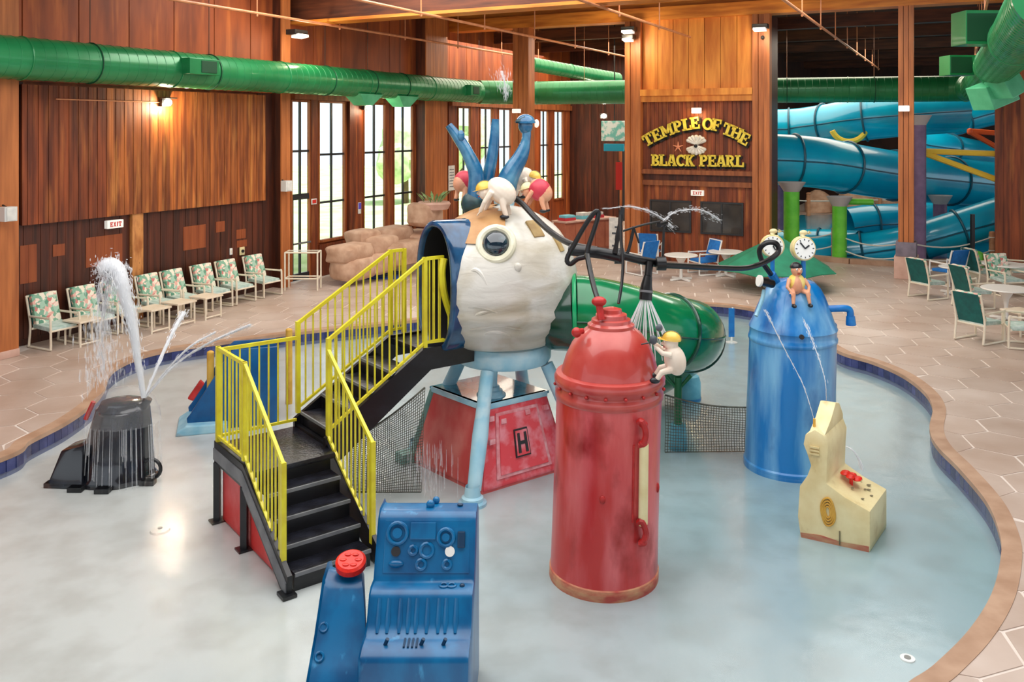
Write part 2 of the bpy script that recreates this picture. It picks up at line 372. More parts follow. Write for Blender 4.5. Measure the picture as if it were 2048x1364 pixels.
def pool_mat():
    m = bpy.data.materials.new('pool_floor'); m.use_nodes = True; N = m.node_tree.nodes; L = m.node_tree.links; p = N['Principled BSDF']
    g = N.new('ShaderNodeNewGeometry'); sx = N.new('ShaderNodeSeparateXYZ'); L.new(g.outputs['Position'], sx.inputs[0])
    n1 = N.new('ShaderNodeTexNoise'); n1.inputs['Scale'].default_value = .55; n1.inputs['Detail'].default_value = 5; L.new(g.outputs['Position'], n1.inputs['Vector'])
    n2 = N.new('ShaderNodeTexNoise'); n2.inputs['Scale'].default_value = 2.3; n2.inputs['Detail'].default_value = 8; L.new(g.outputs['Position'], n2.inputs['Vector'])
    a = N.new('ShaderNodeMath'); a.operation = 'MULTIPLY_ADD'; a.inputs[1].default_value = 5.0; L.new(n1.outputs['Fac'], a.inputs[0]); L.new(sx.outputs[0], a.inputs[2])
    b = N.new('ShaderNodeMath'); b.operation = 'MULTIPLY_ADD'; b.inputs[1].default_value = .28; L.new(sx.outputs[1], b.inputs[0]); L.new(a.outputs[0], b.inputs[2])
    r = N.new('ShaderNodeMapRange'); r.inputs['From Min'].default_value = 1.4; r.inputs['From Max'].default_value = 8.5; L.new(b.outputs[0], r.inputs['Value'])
    x = N.new('ShaderNodeMix'); x.data_type = 'RGBA'; x.inputs[6].default_value = S(211,208,203); x.inputs[7].default_value = S(152,176,182); L.new(r.outputs[0], x.inputs['Factor'])  # tint of deeper water put into the floor colour, beige to aqua
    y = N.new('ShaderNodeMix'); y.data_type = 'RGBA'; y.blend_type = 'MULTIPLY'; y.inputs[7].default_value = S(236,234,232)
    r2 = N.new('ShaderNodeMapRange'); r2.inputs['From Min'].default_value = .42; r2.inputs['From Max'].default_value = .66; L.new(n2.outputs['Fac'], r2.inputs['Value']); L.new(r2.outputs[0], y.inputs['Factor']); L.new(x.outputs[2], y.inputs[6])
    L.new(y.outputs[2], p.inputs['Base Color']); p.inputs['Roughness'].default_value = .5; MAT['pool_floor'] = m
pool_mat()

# ================================================================== SETTING
D = Vector((.4555, .890, 0)); Nn = Vector((.890, -.4555, 0)); P1 = Vector((-9.48, 16.86, 0))
UP = Vector((0, 0, 1))
def LW(s, v, z=0): return P1+D*s+Nn*v+UP*z
def s_at(px, v=0): return on_line(px, P1+Nn*v, D)
def lbox(mb, s0, s1, v0, v1, z0, z1):
    return mb.obox(LW((s0+s1)/2, (v0+v1)/2, (z0+z1)/2), D*(s1-s0)/2, Nn*(v1-v0)/2, UP*(z1-z0)/2)
UNIT = MB().box(-.5,.5,-.5,.5,-.5,.5).mesh('plank', 0)
_pl = {}
def piece(name, m, parent, c, ax, dims, bev=True):
    """a board: shared unit mesh per material, scaled to size; ax = direction of local x"""
    if m not in _pl:
        q = MB().box(-.5,.5,-.5,.5,-.5,.5).mesh('board_'+m, 0); q.materials.append(MAT[m]); _pl[m] = q
    o = bpy.data.objects.new(name, _pl[m]); COL.objects.link(o); o.parent = parent
    Mx = Matrix.Translation(Vector(c)) @ Matrix.Rotation(math.atan2(ax[1], ax[0]), 4, 'Z')
    L = wm(parent).inverted() @ Mx
    o.matrix_local = L @ Matrix.Diagonal((*dims, 1)); return o
def lpiece(name, m, parent, s0, s1, v0, v1, z0, z1):
    return piece(name, m, parent, LW((s0+s1)/2, (v0+v1)/2, (z0+z1)/2), D, (s1-s0, v1-v0, z1-z0))

# ---- pool outline on the deck plane
ZF, ZW = -.28, -.22
op = [(0,915),(60,879),(130,843),(183,806),(206,778),(222,742),(270,716),(340,698),(440,684),(560,668),(680,655),(800,643),(920,628),(1040,616),(1160,608),(1290,604),(1390,606),(1480,613),(1560,632),(1620,664),(1680,702),(1745,722),(1805,748),(1850,782),(1868,815),(1862,856),(1876,890),(1922,937),(1976,1002),(2003,1065),(2006,1115),(1988,1188),(1942,1262),(1872,1332),(1800,1390)]
pool = [G(x, y).to_2d() for x, y in op]+[Vector(q) for q in ((2.2,5.6),(.8,5.0),(-1.2,4.7),(-3.4,4.9),(-5.6,5.8),(-7.3,7.4),(-7.6,9.2))]
OUT = [q.to_2d() for q in catmull([q.to_3d() for q in pool], 8, True)]
def inside(p):
    c = False; j = len(OUT)-1
    for i in range(len(OUT)):
        a, b = OUT[i], OUT[j]
        if (a.y > p.y) != (b.y > p.y) and p.x < (b.x-a.x)*(p.y-a.y)/(b.y-a.y)+a.x: c = not c
        j = i
    return c
nO = len(OUT)
area2 = sum(OUT[i].x*OUT[(i+1) % nO].y-OUT[(i+1) % nO].x*OUT[i].y for i in range(nO)); sg = 1 if area2 > 0 else -1
def off(dst):
    r = []
    for i in range(nO):
        t = (OUT[(i+1) % nO]-OUT[i-1]).normalized(); r.append(OUT[i]+Vector((t.y, -t.x))*dst*sg)
    return r
CO = off(.16)
# ---- floor with the pool cut out
corners = [LW(-24, -.3), LW(64, -.3), LW(64, 44), LW(-24, 44)]
bm = bmesh.new()
a = [bm.verts.new((c.x, c.y, -.007)) for c in corners]; b = [bm.verts.new((c.x, c.y, -.007)) for c in CO]
es = [bm.edges.new((a[i], a[(i+1) % 4])) for i in range(4)]+[bm.edges.new((b[i], b[(i+1) % nO])) for i in range(nO)]
bmesh.ops.triangle_fill(bm, use_beauty=True, use_dissolve=False, edges=es)
me = bpy.data.meshes.new('floor'); bmesh.ops.recalc_face_normals(bm, faces=bm.faces); bm.to_mesh(me); bm.free()
for p in me.polygons:
    if p.normal.z < 0: p.flip()
floor = bpy.data.objects.new('floor', me); COL.objects.link(floor); me.materials.append(MAT['grout']); struct(floor); WM['floor'] = Matrix.Identity(4)
# ---- hexagonal deck slabs
R = .47; slabs = []
def near_out(p):
    return min(range(nO), key=lambda i: (OUT[i]-p).length_squared)
HO = off(.10)
for i in range(-30, 70):
    for j in range(-10, 70):
        c = Vector((-16+i*R*1.5, 4.5+(j+(i % 2)*.5)*R*math.sqrt(3)))
        ca, sa = math.cos(.35), math.sin(.35); c = Vector((c.x*ca-c.y*sa+6, c.x*sa+c.y*ca-2))
        rel = c.to_3d()-P1; v = rel.dot(Nn)
        if v < .1 or c.y < 5.2 or c.y > 44: continue
        px = CX+F*c.x/c.y
        if px < -120 or px > 2170 or CY+F*H/c.y > 1500: continue
        pts = []; nin = 0
        for k in range(6):
            an = k*PI/3+.35; q = c+Vector((math.cos(an), math.sin(an)))*(R-.011)*random.uniform(.97, 1.0)
            if inside(q): nin += 1; q = HO[near_out(q)]
            else:
                kk = near_out(q)
                if (OUT[kk]-q).length < .10: q = HO[kk]
            pts.append(q)
        if nin == 6: continue
        if len({(round(q.x, 3), round(q.y, 3)) for q in pts}) < 4: continue
        slabs.append((c.y, pts))
slabs.sort(key=lambda t: t[0])
def slab_mb(mb, pts):
    n = len(pts); return mb.add([(p.x, p.y, -.02) for p in pts]+[(p.x, p.y, 0) for p in pts], [tuple(range(n, 2*n))]+[(i, (i+1) % n, n+(i+1) % n, n+i) for i in range(n)])
for k, (y, pts) in enumerate(slabs[:300]): slab_mb(MB(), pts).build('paving_slab', 'deck_stone', floor, ang=0)
mb = MB()
for y, pts in slabs[300:]: slab_mb(mb, pts)
mb.build('paving_slabs_far', 'deck_stone', floor, ang=0, kind='stuff')
# ---- coping, tiled pool wall, pool floor, water
mb = MB(); IN = off(-.02)
for i in range(nO):
    j = (i+1) % nO
    a0, a1, c0, c1, i0, i1 = OUT[i], OUT[j], CO[i], CO[j], IN[i], IN[j]
    mb.add([(c0.x,c0.y,-.02),(c1.x,c1.y,-.02),(c0.x,c0.y,.006),(c1.x,c1.y,.006),(i0.x,i0.y,.0),(i1.x,i1.y,.0),(i0.x,i0.y,-.06),(i1.x,i1.y,-.06)],
           [(0,1,3,2),(2,3,5,4),(4,5,7,6)])
struct(mb.build('trim_1', 'coping', None, 60, origin=(0,0,0)))
mb = MB()
for i in range(nO):
    j = (i+1) % nO; a0, a1 = OUT[i], OUT[j]
    mb.add([(a0.x,a0.y,-.02),(a1.x,a1.y,-.02),(a1.x,a1.y,ZF-.05),(a0.x,a0.y,ZF-.05)], [(0,1,2,3)])
pw = struct(mb.build('wall_pool', 'navy_grout', None, 60, origin=(0,0,0)))
acc = 0.0; TL = .152
tm = MB().box(-.073,.073,-.008,.008,-.075,.075).mesh('pool_tile', 0); tm.materials.append(MAT['navy_tile'])
INN = off(-.004); cum = [0]
for i in range(nO): cum.append(cum[-1]+(INN[(i+1) % nO]-INN[i]).length)
u = 0.0; k = 0; nt = 0
while u < cum[-1] and nt < 300:
    while cum[k+1] < u: k += 1
    t = (u-cum[k])/(cum[k+1]-cum[k]); p = INN[k].lerp(INN[(k+1) % nO], t); tt = (INN[(k+1) % nO]-INN[k]).normalized()
    if p.y > 9 and -11 < p.x < 9:
        o = bpy.data.objects.new('tile', tm); COL.objects.link(o); o.parent = pw; o.location = (p.x, p.y, -.139); o.rotation_euler = (0, 0, math.atan2(tt.y, tt.x)); nt += 1
    u += TL
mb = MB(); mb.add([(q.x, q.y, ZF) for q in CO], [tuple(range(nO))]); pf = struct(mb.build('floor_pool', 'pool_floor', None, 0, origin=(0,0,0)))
mb = MB(); mb.add([(q.x, q.y, ZW) for q in off(-.013)], [tuple(range(nO))])
tag(mb.build('pool_water', 'water', None, 0, origin=(0,0,0)), 'shallow clear water covering the splash pool floor', 'water', kind='stuff')
# drain in the pool floor
c = G(1815, 1318, ZF)
d_ = thing('pool_drain', 'small round drain cover in the pool floor near the right edge', 'drain', c)
MB().disc(c, .06, UP, .012, 16).build('cover', 'white_paint', d_); MB().disc(c+UP*.012, .028, UP, .006, 12).build('hole', 'frame_dark', d_)
c = G(320, 1062, ZF)
d_ = thing('puddle_spot', 'pale round cap standing in for a white puddle spot in the dry area left of the stairs', 'puddle', c)
MB().lathe([(.11,0),(.10,.02),(.04,.03),(0,.03)], c, 16).build('cap', 'pool_floor', d_); MB().disc(c+UP*.03, .025, UP, .01, 10).build('nozzle', 'steel', d_)  # cap and nozzle added in place of a white puddle spot

# ---- ceilings and beams
CZ = 8.4
mb = MB(); lbox(mb, -24, 64, -.3, 44, CZ, CZ+.2); cl = struct(mb.build('ceiling', 'ceiling_dark'))
for k in range(9):
    s = 9+k*6
    pass
# near dark beam, its bottom edge seen from the balcony
sN = (W(600, 37, 23.76)-P1).dot(D)
mb = MB(); lbox(mb, sN-.25, sN+.25, 0, 44, 7.05, CZ); struct(mb.build('trim_2', 'beam_dark'))
mb = MB(); lbox(mb, sN-.3, sN+.3, 0, 44, 6.98, 7.06); struct(mb.build('trim_3', 'beam_h'))  # paler strip puts the lower-edge highlight of the beam into colour
# pillar line
T0 = Vector((11.03, 24.5, 0))
def TP(t, z, out=0): return T0+Nn*t+UP*z-D*out
def t_at(px, out=0): return on_line(px, T0-D*out, Nn)
def tbox(mb, t0, t1, o0, o1, z0, z1): return mb.obox(TP((t0+t1)/2, (z0+z1)/2, (o0+o1)/2), Nn*(t1-t0)/2, D*(o1-o0)/2, UP*(z1-z0)/2)
def tpiece(name, m, parent, t0, t1, o0, o1, z0, z1): return piece(name, m, parent, TP((t0+t1)/2, (z0+z1)/2, (o0+o1)/2), Nn, (t1-t0, o1-o0, z1-z0))
tl = t_at(845)
mb = MB(); tbox(mb, tl, 22, -.3, .3, 7.58, 7.98); struct(mb.build('trim_4', 'beam_h'))
mb = MB(); tbox(mb, tl, 22, -.25, .2, 7.98, CZ); struct(mb.build('trim_5', 'beam_h'))
for k, so in enumerate((3.2, 7.5, 12.5, 18, 24)):
    mb = MB(); tbox(mb, tl-1, 24, -so-.15, -so+.15, 7.45, 7.85); struct(mb.build('trim_%d' % (6+k), 'beam_dark'))
# free posts of the pillar line
def pillar(px0, px1, label, base=False, m='column_wood', z1=7.6):
    t0, t1 = t_at(px0, .25), t_at(px1, .25); c = TP((t0+t1)/2, 0)
    p = thing('timber_pillar', label, 'pillar', c)
    n = 3
    wd = (t1-t0)/n
    for i in range(n): tpiece('board', m, p, t0+i*wd+.006, t0+(i+1)*wd-.006, .0, .25+(.03 if i != 1 else 0), .0 if not base else .9, z1)
    mb = MB(); tbox(mb, t0+.03, t1-.03, -.25, .0, 0 if not base else .9, z1); mb.build('core', m, p)
    if base:
        mb = MB(); tbox(mb, t0-.1, t1+.1, -.35, .36, 0, .62); mb.build('plinth', 'stone_pink', p, bev=.02)
        mb = MB(); tbox(mb, t0-.06, t1+.06, -.31, .32, .62, 1.02); mb.build('collar', 'stone_grey', p, bev=.02)
    return p
pillar(1026, 1058, 'tall timber pillar rising behind the white egg, left of the sign wall', z1=7.58)
pillar(1796, 1828, 'tall timber pillar on a stone plinth in front of the blue slides', True, z1=7.58)
q = G(2042, 532); pr = thing('timber_pillar', 'timber pillar at the right edge behind the white patio tables', 'pillar', q)
for i in range(2): piece('board', 'column_wood', pr, q+Nn*(i*.3)+UP*3.79, Nn, (.29, .5, 7.58))
# posts on the far right side hall
q = W(1998, 500, 26.3); q.z = 0
pr2 = thing('timber_pillar', 'brown timber pillar right of the blue slides, beside the edge pillar', 'pillar', q)
for i in range(3): piece('board', 'plank_red', pr2, q+Nn*(i*.22)+UP*3.79, Nn, (.215, .4, 7.58))

# ---- left wall
openings = []
def opening(px0, px1, z0, z1): openings.append((s_at(px0), s_at(px1), z0, z1))
for a_, b_ in ((581,620),(636,690)): opening(a_, b_, .95 if a_ > 600 else 0.02, 4.95)
for a_, b_ in ((726,771),(786,826),(915,941),(959,985),(996,1022),(1079,1096),(1107,1126)): opening(a_, b_, .95, 4.95)
Send = s_at(1140)
mb = MB(); prev = -14.0
for s0, s1, z0, z1 in openings:
    lbox(mb, prev, s0, -.08, 0, 0, CZ)
    if z0 > .1: lbox(mb, s0, s1, -.08, 0, 0, z0)
    lbox(mb, s0, s1, -.08, 0, z1, CZ); prev = s1
lbox(mb, prev, Send+1, -.08, 0, 0, CZ)
wl = struct(mb.build('wall_left', 'panel_red', ang=0, origin=(0,0,0)))
# frieze panels
s = -1.2; k = 0
while s < Send:
    e = min(s+1.22, Send); lpiece('panel', 'panel_red', wl, s+.012, e-.012, .002, .035, 5.1, 8.38); s = e
sa, sb = s_at(44, .15), s_at(531, .15)
n = 60
for i in range(n):
    x0 = lerp(sa, sb, i/n); x1 = lerp(sa, sb, (i+1)/n)
    lpiece('plank', 'plank_orange' if i > 16 else 'plank_red', wl, x0+.004, x1-.004, .11, .15+.006*(i % 2), 2.32, 5.03)
mb = MB(); lbox(mb, sa, sb, .0, .11, 2.33, 5.02); mb.build('panel_backing', 'plank_dark', wl, ang=0)
sc = s_at(552)
n = 42
for i in range(n):
    x0 = lerp(-.5, sc, i/n); x1 = lerp(-.5, sc, (i+1)/n)
    lpiece('plank', 'plank_dark', wl, x0+.004, x1-.004, .002, .03+.006*(i % 2), .12, 2.6 if x0 > sa and x1 < sb else 5.08)
lpiece('baseboard_plank', 'plank_dark', wl, -.5, sc, .0, .05, 0, .12)
# paler rectangles where notices were taken down (they belong to the boards)
def wpx(px, py, v=.045):
    s = s_at(px, v); Y = LW(s, v).y; return s, H-(py-CY)*Y/F
for x0, y0, x1, y1 in ((40,492,74,566),(106,490,130,512),(172,476,245,530),(367,454,412,498),(432,444,450,464),(473,460,492,477),(474,482,494,494)):
    s0, z1 = wpx(x0, y0); s1, _ = wpx(x1, y0); _, z0 = wpx((x0+x1)/2, y1)
    nb = max(1, round((s1-s0)/.2)); 
    for i in range(nb): lpiece('pale_board', 'patch_pale', wl, lerp(s0, s1, i/nb)+.003, lerp(s0, s1, (i+1)/nb)-.003, .03, .042, z0, z1)
# light knotty post below the panel
s0, s1 = s_at(265, .12), s_at(287, .12)
mb = MB(); lbox(mb, s0, s1, 0, .12, 0, 2.33); mb.build('knotty_post', 'knotty', wl, bev=.01)
# big column at the left edge
def wcol(s0, s1, v, z0, z1, m, n, nm='column_board'):
    for i in range(n): lpiece(nm, m, wl, lerp(s0, s1, i/n)+.004, lerp(s0, s1, (i+1)/n)-.004, v-.04, v, z0, z1)
    mb = MB(); lbox(mb, s0+.01, s1-.01, 0, v-.03, z0, z1); mb.build('column_core', 'plank_dark', wl, ang=0)
wcol(-1.9, s_at(38, .70), .70, .14, 8.38, 'column_wood', 3)
mb = MB(); lbox(mb, -1.95, s_at(40, .72), 0, .72, 0, .14); mb.build('column_base', 'stone_pink', wl, bev=.015)
wcol(s_at(563, .35), s_at(581, .35), .35, 0, 8.38, 'column_wood', 2)
wcol(s_at(852, .45), s_at(895, .45), .45, 0, 8.38, 'column_wood', 3)
wcol(s_at(700, .12), s_at(724, .12), .12, 0, 5.1, 'plank_red', 2)
for px0, px1 in ((622,635),(772,785),(828,846),(897,913),(942,958),(986,995),(1097,1106),(1127,1138)):
    s0, s1 = s_at(px0, .04), s_at(px1, .04)
    lpiece('pier_board', 'plank_red', wl, s0, s1, .0, .05, 0, 5.1)
mb = MB(); lbox(mb, s_at(581), s_at(846), .0, .16, 4.97, 5.2); mb.build('header_board', 'trim_wood', wl, ang=0)
mb = MB(); lbox(mb, s_at(897), s_at(1138), .0, .16, 4.97, 5.2); mb.build('header_board', 'trim_wood', wl, ang=0)
mb = MB(); lbox(mb, s_at(636), s_at(846), .0, .06, 0, .9); mb.build('apron_board', 'plank_red', wl, ang=0)
# windows
for k, (s0, s1, z0, z1) in enumerate(openings):
    w_ = thing('door_1' if k == 0 else 'window_%d' % k, '', '', LW((s0+s1)/2, -.1, z0)); del w_['label']; del w_['category']; struct(w_)
    mb = MB(); fw = .05
    for a_, b_ in ((s0, s0+fw), (s1-fw, s1)): lbox(mb, a_, b_, -.06, .03, z0, z1)
    lbox(mb, s0+fw, s1-fw, -.06, .03, z1-fw, z1)
    if z0 > .1: lbox(mb, s0+fw, s1-fw, -.06, .08, z0, z0+.07)
    mb.build('frame', 'trim_wood', w_, ang=0)
    zs = [z0+.05, lerp(z0, z1, .28) if z0 > .1 else 2.35, lerp(z0, z1, .62) if z0 > .1 else 3.55, z1-.05]
    for i in range(3):
        sm = (s0+s1)/2
        for a_, b_ in (((s0+fw, sm), (sm, s1-fw))):
            mb = MB(); lbox(mb, a_, b_, -.045, -.035, zs[i], zs[i+1]); mb.build('pane', 'glass', w_, ang=0)
    mb = MB(); lbox(mb, (s0+s1)/2-.03, (s0+s1)/2+.03, -.05, -.0, z0, z1-.05); mb.build('muntin', 'frame_dark', w_, ang=0)
    for i in (1, 2): mb = MB(); lbox(mb, s0+fw, s1-fw, -.05, 0, zs[i]-.03, zs[i]+.03); mb.build('muntin', 'frame_dark', w_, ang=0)
    if k == 0:
        mb = MB(); lbox(mb, s0+.05, s0+.11, -.06, .01, .02, 2.3); lbox(mb, s0+.84, s0+.92, -.06, .01, .02, 2.3); lbox(mb, s0+.05, s0+.92, -.06, .01, 2.22, 2.32); lbox(mb, s0+.05, s0+.92, -.06, .01, .02, .2); mb.build('door_leaf', 'frame_dark', w_, ang=0)
        mb = MB(); lbox(mb, s0+.1, s0+.9, .0, .04, 1.0, 1.05); mb.build('push_bar', 'steel', w_, ang=0)
# ---- outside: lawn and trees seen through the glass
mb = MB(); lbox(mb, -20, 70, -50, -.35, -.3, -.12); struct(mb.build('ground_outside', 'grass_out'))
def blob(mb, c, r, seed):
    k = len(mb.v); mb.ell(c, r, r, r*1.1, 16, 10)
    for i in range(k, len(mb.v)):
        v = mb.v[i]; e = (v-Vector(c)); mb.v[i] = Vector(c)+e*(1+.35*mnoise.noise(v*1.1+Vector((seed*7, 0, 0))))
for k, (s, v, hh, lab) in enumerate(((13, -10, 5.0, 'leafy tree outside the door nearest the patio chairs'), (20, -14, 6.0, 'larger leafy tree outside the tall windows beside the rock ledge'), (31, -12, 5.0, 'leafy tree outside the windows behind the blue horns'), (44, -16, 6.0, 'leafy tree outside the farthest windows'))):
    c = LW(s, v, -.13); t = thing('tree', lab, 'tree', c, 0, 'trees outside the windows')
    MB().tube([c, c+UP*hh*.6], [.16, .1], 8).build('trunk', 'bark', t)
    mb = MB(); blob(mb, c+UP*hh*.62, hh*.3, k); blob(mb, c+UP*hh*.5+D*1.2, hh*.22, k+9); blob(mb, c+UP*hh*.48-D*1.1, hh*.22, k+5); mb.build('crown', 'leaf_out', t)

# ---- far walls
mb = MB(); q0 = LW(Send, -.3); tw = 7.6
lbox(mb, Send, Send+.3, 0, 8.4, 0, CZ); fw_ = struct(mb.build('wall_back', 'far_dark', ang=0, origin=(0,0,0)))
for i in range(23):
    v0 = i*.36; lpiece('plank', 'plank_dark', fw_, Send-.04, Send, v0+.005, v0+.355, 0, 8.3)
mb = MB(); lbox(mb, Send+16, Send+16.3, 0, 44, 0, CZ); struct(mb.build('wall_back_hall', 'far_dark', ang=0))
mb = MB(); lbox(mb, Send, Send+16, 8.2, 8.4, 0, CZ); struct(mb.build('wall_back_side', 'far_dark', ang=0))

# ---- sign wall (the timber block with the lettering)
tA, tB = t_at(1250, .3), t_at(1540, .3); tC, tD = t_at(1284, .2), t_at(1506, .2)
mb = MB(); tbox(mb, tA+.05, tB-.05, -1.2, 0, 0, 7.6); ws = struct(mb.build('wall_sign', 'plank_dark', ang=0, origin=(0,0,0)))
def zt(y, px=1395): return H-(y-CY)*TP(t_at(px), 0).y/F
for t0, t1 in ((tA, tC), (tD, tB)):
    w3 = (t1-t0)/3
    for i in range(3): tpiece('post_board', 'column_wood', ws, t0+i*w3+.006, t0+(i+1)*w3-.006, 0, .34 if i != 1 else .28, 0, 7.58)
n = 27
for i in range(n):
    a_, b_ = lerp(tC, tD, i/n), lerp(tC, tD, (i+1)/n)
    tpiece('plank', 'plank_red', ws, a_+.004, b_-.004, .0, .10+.008*(i % 2), zt(340), zt(203))
    tpiece('plank', 'plank_red', ws, a_+.003, b_-.003, .0, .06+.003*(i % 2), 0, zt(368))
n = 7
for i in range(n):
    a_, b_ = lerp(tC, tD, i/n), lerp(tC, tD, (i+1)/n); tpiece('upper_board', 'beam_orange', ws, a_+.008, b_-.008, .0, .12+.01*(i % 2), zt(178), 7.58)
for y0, y1, o in ((203, 191, .26), (191, 178, .34), (349, 340, .24), (372, 362, .16)): tpiece('rail', 'trim_wood' if y0 > 250 else 'beam_orange', ws, tC-.02, tD+.02, .0, o, zt(y0), zt(y1))
tpiece('recess_board', 'plank_dark', ws, tC, tD, .0, .05, zt(362), zt(349))
for k, (p0, p1) in enumerate(((1305,1381),(1406,1485))):
    w_ = thing('window_%d' % (20+k), '', '', TP((t_at(p0)+t_at(p1))/2, zt(463), .07)); del w_['label']; del w_['category']; struct(w_)
    t0, t1 = t_at(p0), t_at(p1); z0, z1 = zt(463), zt(405)
    mb = MB(); tbox(mb, t0, t1, .06, .10, z0, z1); mb.build('pane', 'glass_dark', w_, ang=0)
    mb = MB(); 
    for a_, b_, c_, e_ in ((t0-.05, t0, z0-.05, z1+.05), (t1, t1+.05, z0-.05, z1+.05), (t0, t1, z0-.05, z0), (t0, t1, z1, z1+.05), ((t0+t1)/2-.02, (t0+t1)/2+.02, z0, z1)): tbox(mb, a_, b_, .05, .13, c_, e_)
    mb.build('frame', 'frame_dark', w_, ang=0)

# ================================================================== STAIRCASE
A0 = Vector((-2.13, 8.40, 0)); E1 = Vector((-.607, .795, 0)); E2 = Vector((.795, .607, 0)); WD = .92
def ST(s, t, z): return A0+E1*s+E2*t+UP*z
ZL, ZP, SB, SCc = .60, 1.48, 1.15, 1.97
stairs = thing('play_staircase', 'black play staircase with yellow railings climbing to the white egg', 'staircase', A0+UP*ZF)
def sbox(s0, s1, t0, t1, z0, z1, mb=None):
    mb = mb or MB(); return mb.obox(ST((s0+s1)/2, (t0+t1)/2, (z0+z1)/2), E1*(s1-s0)/2, E2*(t1-t0)/2, UP*(z1-z0)/2)
nst = 5; rise = (ZL-ZF)/nst; go = SB/nst
for i in range(nst-1):
    z = ZF+rise*(i+1)
    sbox(i*go+.0, (i+1)*go+.03, .05, WD-.05, z-.035, z).build('tread', 'tread_black', stairs, bev=.006)
    sbox(i*go+.02, i*go+.04, .05, WD-.05, z-rise, z-.03).build('riser', 'black_paint', stairs)
    sbox(i*go-.006, i*go+.014, .05, WD-.05, z-.03, z+.004).build('nosing', 'edge_grey', stairs)
sbox((nst-1)*go+.02, (nst-1)*go+.04, .05, WD-.05, ZL-rise, ZL-.03).build('riser', 'black_paint', stairs)
sbox(SB-go, SCc+.04, 0, WD, ZL-.06, ZL).build('landing', 'tread_black', stairs, bev=.008)
# lower stringers
for t0, t1 in ((-.05, .0), (WD, WD+.05)):
    mb = MB(); mb.prism([(-.05, ZF+.02), (.12, ZF+.02), (SB+.05, ZL-.22), (SCc+.05, ZL-.22), (SCc+.05, ZL+.03), (SB-.02, ZL+.03), (-.05, ZF+.2)], A0, E1, UP, E2, t0, t1); mb.build('stringer', 'black_paint', stairs)
    if t0 < 0:
        mb = MB(); mb.prism([(-.03, ZF+.04), (.06, ZF+.04), (SB+.03, ZL-.18), (SCc+.05, ZL-.18), (SCc+.05, ZL-.05), (SB, ZL-.05), (-.03, ZF+.13)], A0, E1, UP, E2, t0-.012, t0); mb.build('stringer_face', 'edge_grey', stairs)
        mb = MB(); mb.prism([(.14, ZF+.02), (SB, ZL-.22), (SCc, ZL-.22), (SCc, ZF+.02)], A0, E1, UP, E2, .03, .06); mb.build('skirt_panel', 'skirt_red', stairs)
for s, t in ((SB-.02, -.03), (SCc, -.03), (SCc, WD), (SB, WD)):
    MB().bar(ST(s, t, ZF), ST(s, t, ZL-.2), .07, .07).build('support_post', 'black_paint', stairs)
    MB().bar(ST(s-.07, t, ZF+.012), ST(s+.07, t, ZF+.012), .16, .02).build('foot_plate', 'black_metal', stairs)
MB().bar(ST(-.1, -.04, ZF+.02), ST(.06, -.04, ZF+.02), .14, .03).build('foot_plate', 'black_metal', stairs)
# upper flight along E2 from the landing
Lr, Lp = 1.30, 2.02; n2 = 5; r2 = (ZP-ZL)/n2
def uz(L): return lerp(ZL, ZP, min(1, max(0, L/Lr)))
for i in range(n2-1):
    t = WD+.05+Lr*(i)/n2; z = ZL+r2*(i+1)
    sbox(SB+.05, SCc-.02, t, t+Lr/n2+.03, z-.03, z).build('tread', 'tread_black', stairs, bev=.006)
    sbox(SB+.05, SCc-.02, t+.015, t+.03, z-r2, z-.03).build('riser', 'black_paint', stairs)
    sbox(SB+.05, SCc-.02, t-.006, t+.012, z-.028, z+.004).build('nosing', 'edge_grey', stairs)
sbox(SB, SCc+.03, WD+Lr, WD+Lp, ZP-.08, ZP).build('platform', 'tread_black', stairs, bev=.008)
for s0, s1 in ((SB-.02, SB+.03), (SCc, SCc+.05)):
    mb = MB(); mb.prism([(WD-.02, ZL-.20), (WD+.15, ZL-.2), (WD+Lr+.08, ZP-.24), (WD+Lp, ZP-.24), (WD+Lp, ZP+.03), (WD+Lr-.02, ZP+.03), (WD-.02, ZL+.1)], A0, E2, UP, E1, s0, s1); mb.build('stringer', 'black_paint', stairs)
# railings
def rail_run(p, q, hb, ht, nb, post0=True, post1=True, r=.011):
    """p, q floor points; hb/ht bottom and top rail heights"""
    p, q = Vector(p), Vector(q)
    tr = MB().bar(p+UP*ht, q+UP*ht, .035, .04).build('railing', 'yellow_paint', stairs)
    MB().bar(p+UP*hb, q+UP*hb, .03, .03).build('bottom_rail', 'yellow_paint', tr)
    for f, x in ((post0, p), (post1, q)):
        if f: MB().bar(x+UP*(hb-.06), x+UP*(ht+.02), .05, .05, E1).build('rail_post', 'yellow_paint', tr)
    for i in range(1, nb):
        x = p.lerp(q, i/nb); MB().tube([x+UP*hb, x+UP*ht], r, 6).build('baluster', 'yellow_paint', tr)
rail_run(ST(.12, -.02, ZF+rise*.7), ST(SB, -.02, ZL), .12, 1.09, 11)
rail_run(ST(SB, -.02, ZL), ST(SCc, -.02, ZL), .09, 1.09, 7, False)
rail_run(ST(SCc, 0, ZL), ST(SCc, WD, ZL), .09, 1.07, 8, False, False)
rail_run(ST(.10, WD+.02, ZF+rise*.7), ST(SB, WD+.02, ZL), .12, 1.09, 11, True, False)
rail_run(ST(SB, WD+.03, ZL+.10), ST(SB, WD+Lr, ZP+.02), .08, 1.10, 13)
rail_run(ST(SB, WD+Lr, ZP+.02), ST(SB, WD+Lr+.27, ZP+.02), .08, 1.10, 4, False, False)
rail_run(ST(SCc+.02, WD+.03, ZL+.14), ST(SCc+.02, WD+Lr, ZP+.02), .08, 1.10, 13)
rail_run(ST(SCc+.02, WD+Lr, ZP+.02), ST(SCc+.02, WD+Lr+.2, ZP+.02), .08, 1.10, 3, False)
